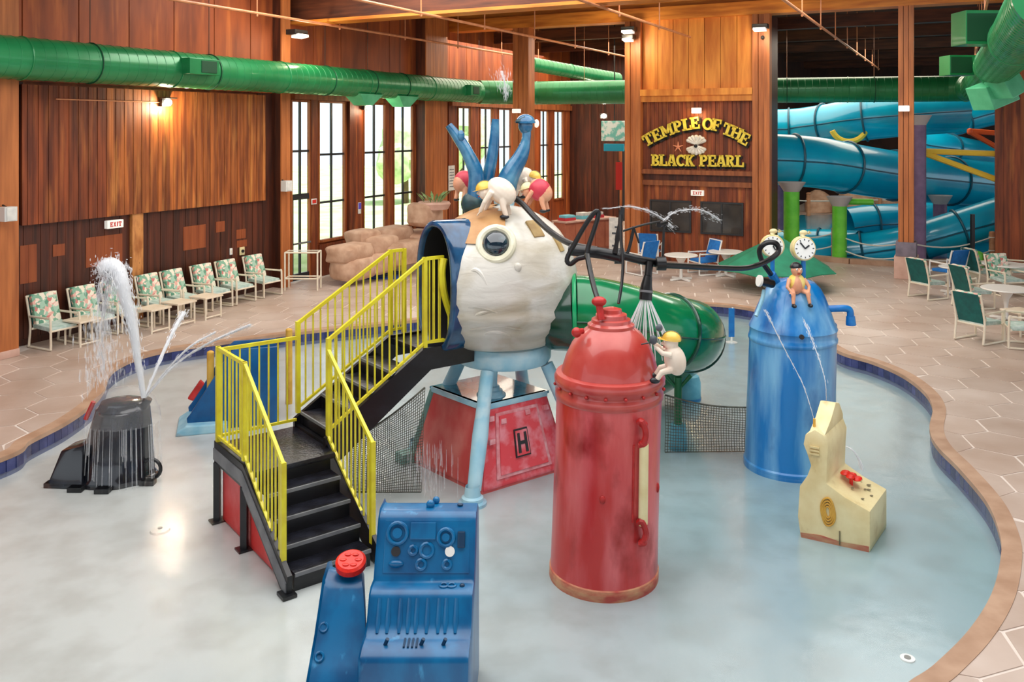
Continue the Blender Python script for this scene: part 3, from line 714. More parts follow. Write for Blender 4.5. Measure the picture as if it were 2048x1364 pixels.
pts = [W(888,517,10.75), W(884,545,10.75), W(888,585,10.78), W(898,620,10.85), W(912,655,10.9), W(928,678,10.95)]
MB().tube(catmull(pts, 5), .045, 8).build('curved_end_rail', 'yellow_paint', stairs)
MB().bar(ST(SB, WD+Lr, ZP+.10), W(926,676,10.95), .03, .03).build('bottom_rail', 'yellow_paint', stairs)
for px, y0 in ((866,0),(880,0),(897,628),(908,655)):
    a_ = W(px, 520 if y0 == 0 else y0, 10.8); b_ = W(px, 680, 10.8)
    MB().tube([a_, b_], .011, 6).build('baluster', 'yellow_paint', stairs)

# ================================================================== EGG ON ITS STAND
EC = Vector((-.11, 11.6, 2.22))
egg = thing('egg_playhouse', 'giant white egg-shaped playhouse with one round eye and blue doorway', 'play structure', Vector((EC.x, EC.y, 1.36)))
dn = Vector((-.80, -.60, 0)).normalized(); dsd = Vector((dn.y, -dn.x, 0)); DCz = 2.21; DW, DH = .37, .74
prof = []
for i in range(37):
    t = -PI/2+PI*i/36; z = .95*math.sin(t); r = .97*math.cos(t)
    if z < 0: r = .97*(max(0, 1-(z/-1.04)**2.3))**.5
    if i == 0: r = .50
    prof.append((max(r, .001), z))
prof[0] = (.0005, -.86)
prof = [(r, z) for r, z in prof if z >= -.86]
def bulge(q):
    h = Vector((q.x, q.y, 0)); k = max(0.0, h.dot(Vector((-.8, -.6, 0))))
    return Vector((-.8, -.6, 0))*(.23*k**1.6)
def egg_r(z):
    for (r0, z0), (r1, z1) in zip(prof[:-1], prof[1:]):
        if z0 <= z <= z1: return lerp(r0, r1, (z-z0)/(z1-z0+1e-9))
    return 0
def egg_pt(px, py, out=0.0):
    Y = 10.2
    while Y < 11.9:
        q = W(px, py, Y)-EC; h = Vector((q.x, q.y, 0)); k = max(0.0, h.dot(Vector((-.8, -.6, 0)))); kk = k
        for _ in range(8): kk = k-.23*max(0, kk)**1.6
        h2 = h-Vector((-.8, -.6, 0))*(k-kk)
        if abs(q.z) < .95 and h2.length < egg_r(q.z): break
        Y += .01
    return W(px, py, Y-out)
def egg_n(p): q = p-EC; return Vector((q.x, q.y, q.z*.9)).normalized()
nl = 72; vs = []; fs = []
for r, z in prof:
    for k in range(nl):
        a_ = 2*PI*k/nl; q = Vector((r*math.cos(a_), r*math.sin(a_), z))
        dirn = q.normalized()
        f = 1+.03*mnoise.noise(Vector((dirn.x*2, dirn.y*2, dirn.z*6)))*(1 if z < 0 else .4)
        if z < .05: f += .026*math.sin(z*30+dirn.x*2.2+1.5*mnoise.noise(q*2.2))*min(1, (-z+.05)*3)
        vs.append(EC+Vector((q.x*f, q.y*f, z))*1.0+bulge(q))
for i in range(len(prof)-1):
    for k in range(nl):
        idx = (i*nl+k, i*nl+(k+1) % nl, (i+1)*nl+(k+1) % nl, (i+1)*nl+k)
        c = sum((vs[j] for j in idx), Vector())/4-EC
        if c.dot(dn) > .35:
            x = c.dot(dsd); zz = c.z+EC.z-DCz
            if (abs(x)/(DW+.02))**2.4+(abs(zz)/(DH+.02))**2.4 < 1: continue
        fs.append(idx)
mb = MB(); mb.add(vs, fs); sh = mb.build('shell', 'egg_white', egg, 80)
# tan crown patch: a thin painted cap over the upper left
mb = MB(); k0 = 0; vs2 = []; fs2 = []
for i, (r, z) in enumerate(prof):
    if z < .5: continue
    for k in range(nl): vs2.append(EC+Vector((r*math.cos(2*PI*k/nl), r*math.sin(2*PI*k/nl), z))*1.0+bulge(Vector((r*math.cos(2*PI*k/nl), r*math.sin(2*PI*k/nl), z)))+Vector((r*math.cos(2*PI*k/nl), r*math.sin(2*PI*k/nl), .4*z)).normalized()*.022)
m_ = len(vs2)//nl
for i in range(m_-1):
    for k in range(nl):
        idx = (i*nl+k, i*nl+(k+1) % nl, (i+1)*nl+(k+1) % nl, (i+1)*nl+k); c = sum((vs2[j] for j in idx), Vector())/4-EC
        lim = .08+.18*mnoise.noise(c*3)
        if c.dot(dn) > .3 and (abs(c.dot(dsd))/(DW+.06))**2.4+(abs(c.z+EC.z-DCz)/(DH+.06))**2.4 < 1: continue
        if c.x+.12*c.y < -.16+lim*.8 and c.z > .60-.25*max(0, -c.x)+lim*.3: fs2.append(idx)
if fs2: mb.add(vs2, fs2); mb.build('tan_crown', 'egg_tan', egg, 80)
# doorway collar
def oval(k, n, sw, shh, dist):
    a_ = 2*PI*k/n; ex = 2/2.4
    x = math.copysign(abs(math.cos(a_))**ex, math.cos(a_))*sw; z = math.copysign(abs(math.sin(a_))**ex, math.sin(a_))*shh
    return Vector((EC.x, EC.y, DCz))+dn*dist+dsd*x+UP*z
n = 40; rings = [(DW-.0, DH-.0, .55), (DW-.0, DH-.0, 1.065), (DW+.02, DH+.02, 1.09), (DW+.06, DH+.06, 1.085), (DW+.085, DH+.085, 1.045), (DW+.085, DH+.085, .5)]
vs = [oval(k, n, *r_) for r_ in rings for k in range(n)]; fs = [(i*n+k, i*n+(k+1) % n, (i+1)*n+(k+1) % n, (i+1)*n+k) for i in range(len(rings)-1) for k in range(n)]
MB().add(vs, fs).build('doorway_rim', 'navy_gloss', egg, 60)
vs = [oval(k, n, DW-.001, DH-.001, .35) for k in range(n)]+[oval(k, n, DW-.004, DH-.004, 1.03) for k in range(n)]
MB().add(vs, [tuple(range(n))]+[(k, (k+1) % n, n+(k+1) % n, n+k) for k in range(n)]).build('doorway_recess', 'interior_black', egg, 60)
if 0: mb = MB(); mb.ell(oval(10, 40, DW*.35, DH*.62, 1.0)+dsd*-.12, .02, .07, .16, 10, 8, Matrix.Rotation(math.atan2(dn.y, dn.x), 3, 'Z')); mb.build('doorway_glint_badge', 'white_paint', egg)
# eye
ep = egg_pt(992, 488, .01); en = egg_n(ep); en = Vector((en.x*.8, en.y, en.z*.8)).normalized()
er = MB().torus(ep, en, .205, .05, 32, 10).build('eye', 'cream_ring', egg)
MB().disc(ep-en*.10, .19, en, .11, 28).build('eye_iris', 'safe_green', er)
rot = en.to_track_quat('Z', 'Y').to_matrix()
MB().ell(ep, .165, .165, .11, 24, 10, rot).build('eye_lens', 'lens', er)
# tan notches, bump and moustache-like relief on the face
for px, py, dep, wx, hx in ((1070,458,10.93,.085,.13),(1116,486,11.12,.05,.12)):
    c = egg_pt(px, py); nn = egg_n(c); rt = nn.to_track_quat('Z', 'Y').to_matrix()
    MB().obox(c, rt @ Vector((wx,0,0)), rt @ Vector((0,hx,0)), rt @ Vector((0,0,.02))).build('tan_notch', 'tan_notch', egg, bev=.01)
c = egg_pt(1035, 535); MB().ell(c, .05, .03, .06, 12, 8).build('nostril_bump', 'egg_white', egg)
c0 = [egg_pt(x, y, -.02) for x, y in ((925,562),(940,545),(952,540),(965,552),(975,572),(982,580))]
MB().tube(catmull(c0, 4), [.008+.026*math.sin(PI*i/20) for i in range(21)], 8).build('wrinkle_ridge', 'egg_white', egg)
c0 = [egg_pt(x, y, -.02) for x, y in ((905,595),(930,610),(965,615),(1000,628))]
MB().tube(catmull(c0, 4), [.008+.026*math.sin(PI*i/12) for i in range(13)], 8).build('wrinkle_ridge', 'egg_white', egg)
for yy, x0, x1 in ((640,930,1030),(655,935,1060),(668,945,1050),(628,920,990)):
    c0 = [egg_pt(lerp(x0, x1, i/5), yy+5*math.sin(i*1.3+yy), -.022) for i in range(6)]
    MB().tube(catmull(c0, 4), [.006+.026*math.sin(PI*i/20) for i in range(21)], 8).build('wrinkle_ridge', 'egg_white', egg)
# three blue horns
def horn(pts, rs, nm='horn'):
    p = catmull(pts, 6); n_ = len(p); k = len(rs)-1
    rr = [rs[min(k-1, int(i/(n_-1)*k))]+(rs[min(k, int(i/(n_-1)*k)+1)]-rs[min(k-1, int(i/(n_-1)*k))])*((i/(n_-1)*k) % 1 if i < n_-1 else 1) for i in range(n_)]
    return MB().tube(p, rr, 14).build(nm, 'horn_blue', egg)
hd = 11.75
horn([W(948,405,hd), W(952,350,hd), W(936,308,hd), W(918,278,hd), W(897,250,hd)], [.11, .105, .085, .075, .05])
h1 = MB().ell(W(922,272,hd-.05), .05, .05, .08); h1.build('horn_knuckle', 'horn_blue', egg)
horn([W(966,402,hd+.2), W(978,345,hd+.2), W(987,295,hd+.2), W(991,238,hd+.2)], [.09, .085, .075, .05])
horn([W(1006,400,hd), W(1018,355,hd), W(1042,312,hd), W(1052,280,hd), W(1053,255,hd)], [.15, .14, .10, .06, .06])
MB().ell(W(1051,250,hd), .10, .10, .13).build('horn_head', 'horn_blue', egg)
MB().ell(W(1051,246,hd), .135, .135, .12, 18, 8, z0=-.02).build('horn_cap', 'horn_blue', egg)
MB().add([W(1028,243,hd-.1), W(1050,232,hd-.1), W(1050,243,hd-.12), W(1028,243,hd+.1), W(1050,232,hd+.1), W(1050,243,hd+.12)], [(0,1,2),(3,5,4),(0,3,4,1),(1,4,5,2),(2,5,3,0)]).build('horn_beak', 'horn_base', egg)
mb = MB(); blob(mb, W(945,408,hd), .16, 3); mb.build('horn_base', 'horn_base', egg)
mb = MB(); blob(mb, W(1008,402,hd), .14, 5); mb.build('horn_base', 'stool_blue', egg)

# stand: round stool with legs
SCn = Vector((EC.x, EC.y, 0))
stool = thing('stool_stand', 'pale blue giant stool carrying the white egg', 'stool', SCn+UP*ZF)
MB().lathe([(0,1.10),(.50,1.10),(.60,1.13),(.63,1.18),(.63,1.30),(.60,1.36),(.50,1.40),(0,1.41)], SCn, 48).build('seat', 'stool_blue', stool, 40)
f0 = Vector((-.36, -1.20, 0))
for k in range(4):
    R_ = Matrix.Rotation(k*PI/2, 3, 'Z'); ft = R_ @ f0; tp = R_ @ Vector((-.20, -.56, 0))
    a_ = SCn+tp+UP*1.12; b_ = SCn+ft+UP*ZF
    if k in (0, 1, 2, 3):
        MB().tube([a_, a_.lerp(b_, .35), a_.lerp(b_, .5), a_.lerp(b_, .9)], [.085, .09, .10, .085], 16).build('leg', 'stool_blue', stool)
        MB().lathe([(.0,.0),(.17,0),(.17,.035),(.13,.05),(.13,.09),(.10,.11),(.085,.22)], SCn+ft+UP*ZF, 20).build('foot', 'stool_blue', stool)
MB().lathe([(.09,1.1),(.08,.95),(.08,.86),(.11,.85),(.11,.81),(.15,.80),(.15,.76),(.19,.75),(.19,.70)], SCn+Vector((-.16,-.25,0)), 20).build('centre_column', 'stool_blue', stool)

# red strongbox under the stand
FB = Vector((-.38, 10.66, 0)); ea = Vector((-.67, .742, 0)); eb = Vector((.80, .60, 0))
La, Lb, zt0, zt1 = 1.48, 1.42, ZF, .70
def bxp(u_, v_, h_):
    ins = .21*h_; return FB+ea*lerp(ins, La-ins, u_)+eb*lerp(ins, Lb-ins, v_)+UP*lerp(zt0, zt1, h_)
safe = thing('strongbox', 'large red strongbox with teal top under the egg stand', 'box', (FB+ea*La/2+eb*Lb/2)+UP*ZF)
mb = MB(); mb.add([bxp(u_, v_, h_) for h_ in (0, 1) for u_, v_ in ((0,0),(1,0),(1,1),(0,1))], [(0,1,2,3),(4,5,6,7),(0,1,5,4),(1,2,6,5),(2,3,7,6),(3,0,4,7)]); mb.build('body', 'safe_red2', safe, 0)
def face_panel(fn, u0, u1, h0, h1, out, m, nm, bev=.008):
    n_ = ((fn(1,0)-fn(0,0)).cross(fn(0,1)-fn(0,0))).normalized()
    if n_.y > 0: n_ = -n_
    q = [fn(u0,h0), fn(u1,h0), fn(u1,h1), fn(u0,h1)]
    return MB().add(q+[x+n_*out for x in q], [(0,1,2,3),(4,5,6,7),(0,1,5,4),(1,2,6,5),(2,3,7,6),(3,0,4,7)]).build(nm, m, safe, 0, bev)
fr = lambda u_, h_: bxp(0, u_, h_); fl = lambda u_, h_: bxp(u_, 0, h_)
face_panel(fr, .02, .98, .03, .97, .015, 'safe_red', 'front_panel')
face_panel(fr, .16, .80, .12, .90, .035, 'safe_frame', 'door_frame')
face_panel(fr, .20, .76, .16, .86, .05, 'safe_red', 'door')
pl = face_panel(fr, .38, .56, .32, .66, .068, 'interior_black', 'emblem_plate', .0)
face_panel(fr, .392, .548, .34, .64, .075, 'safe_red', 'emblem_field', 0)
for a_, b_, c_, e_ in ((.41,.44,.37,.61),(.50,.53,.37,.61),(.44,.50,.47,.51)): face_panel(fr, a_, b_, c_, e_, .085, 'interior_black', 'emblem_stroke', 0)
face_panel(fr, .56, .74, .18, .62, .056, 'bright_red', 'door_inset', .004) if False else None
for a_, c_ in ((.22,.76),(.58,.80),(.06,.55),(.05,.82),(.86,.80)): face_panel(fr, a_, a_+.07, c_, c_+.06, .065, 'safe_frame', 'hinge', .004)
face_panel(fl, .05, .95, .04, .96, .012, 'safe_red2', 'side_panel')
mb = MB(); 
mb.prism([(-.03,-.03),(La-.39,-.03),(La-.39,Lb-.39),(-.03,Lb-.39)], FB+ea*.21+eb*.21, ea, eb, UP, .70, .735); mb.build('top_plate', 'safe_teal', safe, 0, .01)
for q0, q1 in ((bxp(1,0,0), bxp(1,0,1)), (bxp(0,0,1), bxp(1,0,1)), (bxp(0,0,1), bxp(0,1,1))):
    MB().bar(q0, q1, .07, .07).build('corner_trim', 'safe_green' if q0.z < 0 else 'stool_blue', safe, bev=.01)
MB().obox(bxp(1,0,0)+UP*.07-eb*.05, ea*.10, eb*.12, UP*.07).build('corner_foot', 'safe_green', safe, bev=.02)

# ================================================================== RED TANK
rc = Vector((.918, 8.78, 0)); lean = Vector((.030, 0, 1))
red = thing('red_tank', 'tall red riveted tank with domed top in the pool foreground', 'tank', rc+UP*ZF)
def rfn(q, a): return Vector((q.x+.030*(q.z-ZF), q.y, q.z))
MB().lathe([(0,ZF),(.545,ZF),(.545,ZF+.10),(.535,ZF+.11)], rc, 48, fn=rfn).build('base_ring', 'rust_base', red, 30)
MB().lathe([(.535,ZF+.11),(.53,.2),(.525,.9),(.525,1.52)], rc, 56, fn=rfn).build('body', 'tank_red', red, 30)
MB().lathe([(.525,1.50),(.54,1.52),(.54,1.58),(.525,1.60),(.525,1.63),(.55,1.66),(.555,1.71),(.535,1.75),(.49,1.765),(.47,1.76)], rc, 56, fn=rfn).build('shoulder_ring', 'tank_red_top', red, 40)
MB().lathe([(.485,1.755),(.475,1.80),(.44,1.92),(.385,2.04),(.30,2.15),(.235,2.20)], rc, 48, fn=rfn).build('dome', 'tank_red_top', red, 60)
MB().lathe([(.235,2.19),(.235,2.23),(.20,2.25),(.195,2.28),(.16,2.29),(.155,2.33),(.11,2.345),(.10,2.38),(.05,2.395),(0,2.40)], rc, 32, fn=rfn).build('cap', 'tank_red_top', red, 30)
MB().tube([W(1203,640,8.62), W(1198,608,8.66)], .035, 10).ell(W(1198,603,8.66), .075, .06, .05).build('top_valve', 'red_fitting', red)
MB().tube([W(1165,662,8.6), W(1152,664,8.55)], .03, 8).ell(W(1153,665,8.55), .05, .05, .05).build('side_knob', 'red_fitting', red)
def rsurf(px, py, off=.0):
    # point on the tank body near the picture ray
    k = (px-CX)/F; Y = rc.y
    for _ in range(12):
        q = W(px, py, Y); dx = q.x-(rc.x+.03*(q.z-ZF)); rr = .527+off
        Y = rc.y-math.sqrt(max(.0, rr*rr-min(rr*rr, dx*dx)))
    return W(px, py, Y)
for y0, y1 in ((845, 888), (1045, 1085)):
    p = [rsurf(1277, y0, .03), rsurf(1284, y0-2, .07), rsurf(1292, (y0+y1)/2, .08), rsurf(1286, y1, .06), rsurf(1278, y1+2, .03)]
    MB().tube(catmull(p, 4), .03, 8).build('gauge_fitting', 'red_fitting', red)
    MB().ell(rsurf(1287, y0+4, .05), .045, .045, .035).ell(rsurf(1286, y1, .05), .045, .045, .035).build('gauge_nut', 'red_fitting', red)
MB().tube([rsurf(1288, 888, .05), rsurf(1286, 1050, .05)], .045, 12).build('gauge_tube', 'cream', red)
MB().tube([rsurf(1268, 890, .0), rsurf(1265, 1045, .0)], .012, 8).build('gauge_backing', 'red_fitting', red)
MB().ell(rsurf(1315, 975, .0), .02, .02, .05).build('bolt', 'red_fitting', red)
MB().ell(rsurf(1205, 1000, .0), .03, .02, .04).build('bolt', 'red_fitting', red)
for a_ in range(10):
    an = PI+a_*PI/9; q = rc+Vector((.545*math.cos(an)+.06, .545*math.sin(an), 1.63)); MB().ell(q, .018, .018, .018, 8, 6).build('rivet', 'red_fitting', red)
# ================================================================== BLUE TANK
bc = Vector((3.67, 11.6, 0))
blu = thing('blue_tank', 'tall blue tank with domed shoulder carrying two clocks', 'tank', bc+UP*ZF)
def bfn(q, a): return Vector((q.x+.028*(q.z-ZF), q.y, q.z))
MB().lathe([(0,ZF),(.585,ZF),(.585,ZF+.08),(.57,ZF+.10),(.565,.4),(.555,1.40)], bc, 56, fn=bfn).build('body', 'tank_blue', blu, 30)
MB().lathe([(.555,1.38),(.57,1.40),(.57,1.44),(.555,1.46),(.555,1.54),(.565,1.56),(.55,1.60),(.52,1.66),(.47,1.80),(.40,1.97),(.34,2.08),(.26,2.16),(.12,2.20),(0,2.21)], bc, 56, fn=bfn).build('dome', 'tank_blue', blu, 45)
sp = [W(1650,618,11.45), W(1675,617,11.4), W(1692,617,11.4), W(1700,622,11.4), W(1701,640,11.4)]
MB().tube(catmull(sp, 4), .045, 12).build('spout', 'blue_fitting', blu)
MB().cyl(W(1701,632,11.4), W(1702,650,11.4), .055, .065).build('spout_nozzle', 'blue_fitting', blu)
MB().ell(W(1668,652,11.55), .04, .04, .05).build('lug', 'blue_fitting', blu)
MB().tube([W(1545,568,11.4), W(1520,562,11.3)], .055, 10).build('side_valve', 'black_metal', blu); MB().disc(W(1521,562,11.3), .075, (-1,-.2,.2), .03).build('valve_handle', 'white_paint', blu)
MB().tube(catmull([W(1528,580,11.35), W(1524,600,11.3), W(1512,632,11.2)], 4), .025, 8).build('overflow_pipe', 'pale_blue', blu)
MB().disc(bc+Vector((-.02,-.56,1.56)), .03, (0,-1,0), .03).build('plug', 'interior_black', blu)
# clocks on stems
def clock(px, py, Y, R_, tilt, lab, hands, nm='pocket_clock'):
    c = W(px, py, Y); c.z = c.z; nrm = Vector((tilt, -1, .12)).normalized(); rt = nrm.to_track_quat('Z', 'Y').to_matrix()
    t = thing(nm, lab, 'clock', c-UP*(R_+.1), 0)
    X = lambda x, y, z=0: c+rt @ Vector((x, y, z))
    MB().tube([X(0,0,-.06), X(0,0,.02), X(0,0,.035)], [R_, R_, R_*.93], 32).build('case', 'clock_case', t)
    fc = MB().tube([X(0,0,.030), X(0,0,.042)], R_*.86, 32).build('face', 'clock_face', t)
    for k in range(12):
        a_ = k*PI/6; MB().obox(X(math.cos(a_)*R_*.72, math.sin(a_)*R_*.72, .044), rt @ Vector((math.cos(a_)*.010, math.sin(a_)*.010, 0)), rt @ Vector((-math.sin(a_)*.005, math.cos(a_)*.005, 0)), rt @ Vector((0,0,.003))).build('hour_mark', 'boot_black', fc, 0)
    for ang_, ln in hands:
        a_ = math.radians(90-ang_); dv = Vector((math.cos(a_), math.sin(a_), 0)); MB().obox(X(0,0,.05)+rt @ (dv*ln*R_/2), rt @ (dv*ln*R_/2), rt @ Vector((-dv.y*.009, dv.x*.009, 0)), rt @ Vector((0,0,.003))).build('hand', 'boot_black', fc, 0)
    MB().tube([X(0,R_*.98,-.02), X(.02,R_*1.22,-.02)], [.03,.025], 10).build('crown_stem', 'clock_case', t)
    MB().ell(X(.02,R_*1.28,-.02), .055, .035, .035).build('crown', 'clock_case', t)
    MB().tube([X(.02+.06,R_*1.22,-.02), X(.02+.10,R_*1.28,-.02), X(.02+.07,R_*1.36,-.02)], .015, 6).build('ring', 'clock_case', t)
    MB().tube([X(0,-R_*.95,-.02), c-UP*(R_*2.9)], .03, 8).build('stem', 'blue_fitting', t)
    return t
clock(1607, 497, 11.3, .158, .10, 'nearer cream-faced pocket clock on the blue tank showing ten past ten', ((-38, .62), (55, .45)))
clock(1545, 492, 11.75, .155, -.12, 'cream-faced pocket clock behind the coiled black pipe on the blue tank', ((150, .4), (60, .3)))

# ================================================================== GREEN SLIDE
sl = thing('tube_slide', 'glossy green tube slide curving out of the white egg', 'slide', Vector((2.0, 12.2, ZF)))
path = [W(1098,640,11.5), W(1150,628,11.35), W(1230,640,11.45), W(1320,662,11.75), Vector((2.42, 12.25, 1.30)), Vector((2.62, 12.95, 1.12)), Vector((2.55, 13.7, .75)), Vector((2.3, 14.4, .30))]
sp = catmull(path, 8)
def sub(i0, i1): return sp[i0:i1+1]
MB().tube(sub(0, 8), [lerp(.40, .50, i/8) for i in range(9)], 28, caps=False).build('entry_collar', 'slide_green_dark', sl)
for i0, i1 in ((8, 26), (26, 40), (40, len(sp)-1)):
    MB().tube(sub(i0, i1), .50, 32, caps=False).build('tube_section', 'slide_green', sl)
for i in (8, 26, 40):
    t_ = (sp[i+1]-sp[i-1]).normalized(); MB().torus(sp[i], t_, .51, .028, 36, 8).build('joint_flange', 'slide_rim' if i == 8 else 'slide_green_dark', sl)
for sgn in (1, -1):
    q = []
    for i in range(8, len(sp)):
        t_ = (sp[min(i+1, len(sp)-1)]-sp[i-1]).normalized(); sd = t_.cross(UP).normalized(); q.append(sp[i]+sd*.505*sgn)
    MB().tube(q, .014, 6).build('seam_flange', 'slide_green_dark', sl)
q = G(1356, 897, ZF); MB().tube([q+UP*.25, q+UP*1.0], .055, 12).build('support_post', 'green_post', sl)
MB().tube([q+UP*.9+Vector((-.18,0,.12)), q+UP*.82, q+UP*.9+Vector((.18,0,.12))], .03, 8).build('saddle', 'green_post', sl)
MB().lathe([(0,0),(.13,0),(.125,.20),(.11,.34),(.0,.35)], q, 20).build('post_footing', 'teal_pad', sl)
pc = G(1378, 800, ZF)
t_ = thing('bollard', 'pale blue rounded bollard behind the green slide support', 'bollard', pc); MB().lathe([(.19,0),(.19,.30),(.16,.40),(.06,.45),(0,.46)], pc, 20).build('body', 'teal_pad', t_); MB().lathe([(.20,.02),(.20,.06)], pc, 20).build('base_band', 'blue_fitting', t_)
# ================================================================== NETS
def net(nm, lab, Q, nu, nv, sag=.06):
    """Q: four world corners (bl, br, tr, tl)"""
    c = (Q[0]+Q[1])/2
    t = thing(nm, lab, 'net', c)
    nz = (Q[1]-Q[0]).cross(Q[3]-Q[0]).normalized()
    def P(u_, v_): return (Q[0].lerp(Q[1], u_)).lerp(Q[3].lerp(Q[2], u_), v_)+nz*sag*math.sin(u_*5+v_*3)*math.sin(PI*v_)+UP*-.05*math.sin(PI*u_)*(v_)
    mb = MB()
    for i in range(nu+1): mb.tube([P(i/nu, k/8) for k in range(9)], .004, 4, caps=False)
    for j in range(nv+1): mb.tube([P(k/10, j/nv) for k in range(11)], .004, 4, caps=False)
    mb.build('mesh', 'rope_net', t, kind='stuff')
    MB().tube([P(k/12, 1) for k in range(13)], .012, 6).build('top_rope', 'rope_net', t)
    MB().tube([P(k/12, 0) for k in range(13)], .012, 6).build('bottom_rope', 'rope_net', t)
    return t
net('rope_net', 'grey rope net hanging under the upper flight of the stairs', [G(700,985,ZF), G(842,985,ZF), W(850,775,10.6), W(700,880,10.5)], 34, 34)
net('rope_net', 'grey rope net stretched between the slide support and blue tank', [G(1330,905,ZF), G(1495,903,ZF), W(1495,815,11.95), W(1330,790,11.95)], 32, 18, .04)

# ================================================================== CREAM BENCH SPRAYER
cA = G(1740, 1105, ZF); xa = Vector((-.87, .49, 0)).normalized(); xb = Vector((.59, .807, 0)).normalized(); CWd = .72
cb = thing('cream_seat_sprayer', 'cream block seat with tall back and red valve wheel', 'water toy', cA+xa*.35+xb*.3)
hz = -ZF
prf = [(0,0),(.71,0),(.74,.22),(.72,.55),(.64,.68),(.60,.80),(.64,.92),(.68,1.02),(.66,1.13),(.56,1.20),(.46,1.15),(.42,1.05),(.43,.9),(.44,.64),(.25,.53),(.0,.43)]
MB().prism(prf, cA, xa, UP, xb, 0, CWd).build('body', 'cream', cb, 30, .015)
prt = [(.68,1.10),(.56,1.19),(.46,1.14),(.50,1.30),(.60,1.34)]
MB().prism([(0,.0),(CWd,.0),(CWd,.06),(CWd*.8,.22),(CWd*.6,.26),(CWd*.35,.12)], cA+xa*.46+UP*1.14, xb, UP, xa, 0, .17).build('back_crest', 'cream', cb, 30, .015)
vc = cA+xa*.28+xb*.36+UP*.56
MB().tube([vc-UP*.03, vc+UP*.07], .02, 8).build('valve_stem', 'bright_red', cb)
wr = Matrix.Rotation(.35, 3, 'Y')
for k in range(6):
    a_ = k*PI/3; MB().ell(vc+UP*.08+wr @ Vector((math.cos(a_)*.075, math.sin(a_)*.075, 0)), .05, .05, .02, 10, 6).build('wheel_lobe', 'bright_red', cb)
MB().disc(vc+UP*.07, .06, wr @ UP, .025).build('wheel_hub', 'bright_red', cb)
xo = cA-xb*.012
def onside(u_, z_): return xo+xa*u_+UP*z_
for k in range(4):
    w0 = .03+k*.016; loop = [onside(.42+w0*math.cos(a_)*(.9+.12*math.sin(2*a_)), .34+(.06+.03*k)*math.sin(a_)) for a_ in [2*PI*i/20 for i in range(20)]]
    MB().tube(loop, .011, 6, closed=True).build('rope_coil', 'ochre', cb)
MB().prism([(.01,.0),(.70,.0),(.71,.05),(.5,.07),(.3,.045),(.01,.06)], cA, xa, UP, -xb, .0, .004).build('base_stain', 'rust_base', cb, 0)
for k in range(3): MB().obox(onside(.56, .94+k*.035), xa*.05, xb*.008, UP*.010).build('grille_bar', 'cream', cb, 0)
MB().tube([onside(.30,.02), onside(.30,.16)], .008, 6).build('crack', 'cream_dark', cb)
for k in range(9):
    u_ = random.uniform(.04, .40); v_ = random.uniform(.05, .66); MB().ell(cA+xa*u_+xb*v_+UP*(.435+.5*min(u_,.44)*.95), .02, .014, .006, 8, 5).build('pebble', 'cream_dark', cb)
for u_, v_ in ((.60,.12),(.57,.45)): MB().tube([cA+xa*u_+xb*v_+UP*1.15, cA+xa*u_+xb*v_+UP*1.28], .015, 8).build('nozzle', 'ochre', cb)

# ================================================================== BLUE CONSOLE IN FRONT
con = thing('control_console', 'glossy blue control console with moulded dials in the foreground', 'console', Vector((-.70, 6.6, ZF)), 0)
cp = [(7.24,ZF),(7.22,1.08),(7.17,1.13),(6.98,1.135),(6.93,1.10),(6.76,.74),(6.74,.70),(6.62,.70),(6.58,.68),(6.50,.52),(6.42,.46),(6.28,.45),(6.22,.42),(6.08,.05),(6.04,ZF)]
def cx0(y): return lerp(-1.095, -1.04, (y-6.05)/1.2)
def cx1(y): return lerp(-.31, -.27, (y-6.05)/1.2)
nC = len(cp); MB().add([(cx0(y), y, z) for y, z in cp]+[(cx1(y), y, z) for y, z in cp], [tuple(range(nC)), tuple(range(nC, 2*nC))]+[(i, (i+1) % nC, nC+(i+1) % nC, nC+i) for i in range(nC)]).build('body', 'console_blue', con, 30, .03)
# points on the sloped instrument panel
pa, pb = Vector((0, 6.94, 1.09)), Vector((0, 6.77, .75)); pn = Vector((0, -.34, .17)).normalized(); pu = (pa-pb).normalized()
def PP(u_, v_, o=0): p = pb.lerp(pa, v_); return Vector((lerp(-1.0, -.33, u_), p.y, p.z))+pn*o
MB().add([PP(0,0,0),PP(1,0,0),PP(1,1,0),PP(0,1,0),PP(0,0,.012),PP(1,0,.012),PP(1,1,.012),PP(0,1,.012)], [(0,3,2,1),(4,5,6,7),(0,1,5,4),(1,2,6,5),(2,3,7,6),(3,0,4,7)]).build('instrument_panel', 'console_blue', con, 0, .01)
for u_, v_, r_ in ((.15,.74,.075),(.72,.66,.06)):
    dr_ = MB().torus(PP(u_,v_,.02), pn, r_, .016, 20, 8).build('dial_ring', 'console_blue', con); MB().disc(PP(u_,v_,.012), r_*.5, pn, .03).build('dial_knob', 'console_blue', dr_)
MB().disc(PP(.14,.40,.01), .036, pn, .012).build('speaker_hole', 'interior_black', con)
MB().disc(PP(.77,.40,.01), .038, pn, .02).build('white_button', 'white_paint', con)
MB().add([PP(.30,.62,.01),PP(.60,.62,.01),PP(.60,.95,.01),PP(.30,.95,.01),PP(.30,.62,.03),PP(.60,.62,.03),PP(.60,.95,.03),PP(.30,.95,.03)], [(0,3,2,1),(4,5,6,7),(0,1,5,4),(1,2,6,5),(2,3,7,6),(3,0,4,7)]).build('moulded_screen', 'console_blue', con, 0, .008)
for u_, v_, r_ in ((.50,.42,.05),(.44,.16,.035),(.34,.42,.03),(.74,.16,.03)): MB().torus(PP(u_,v_,.018), pn, r_, .014, 14, 6).build('moulded_dial', 'console_blue', con)
MB().obox(PP(.90,.62,.02), (.03,0,0), pu*.06, pn*.015).build('switch_plate', 'console_dark', con, 0, .01)
MB().ell(PP(.15,.17,.015), .06, .03, .03).build('moulded_dial', 'console_blue', con)
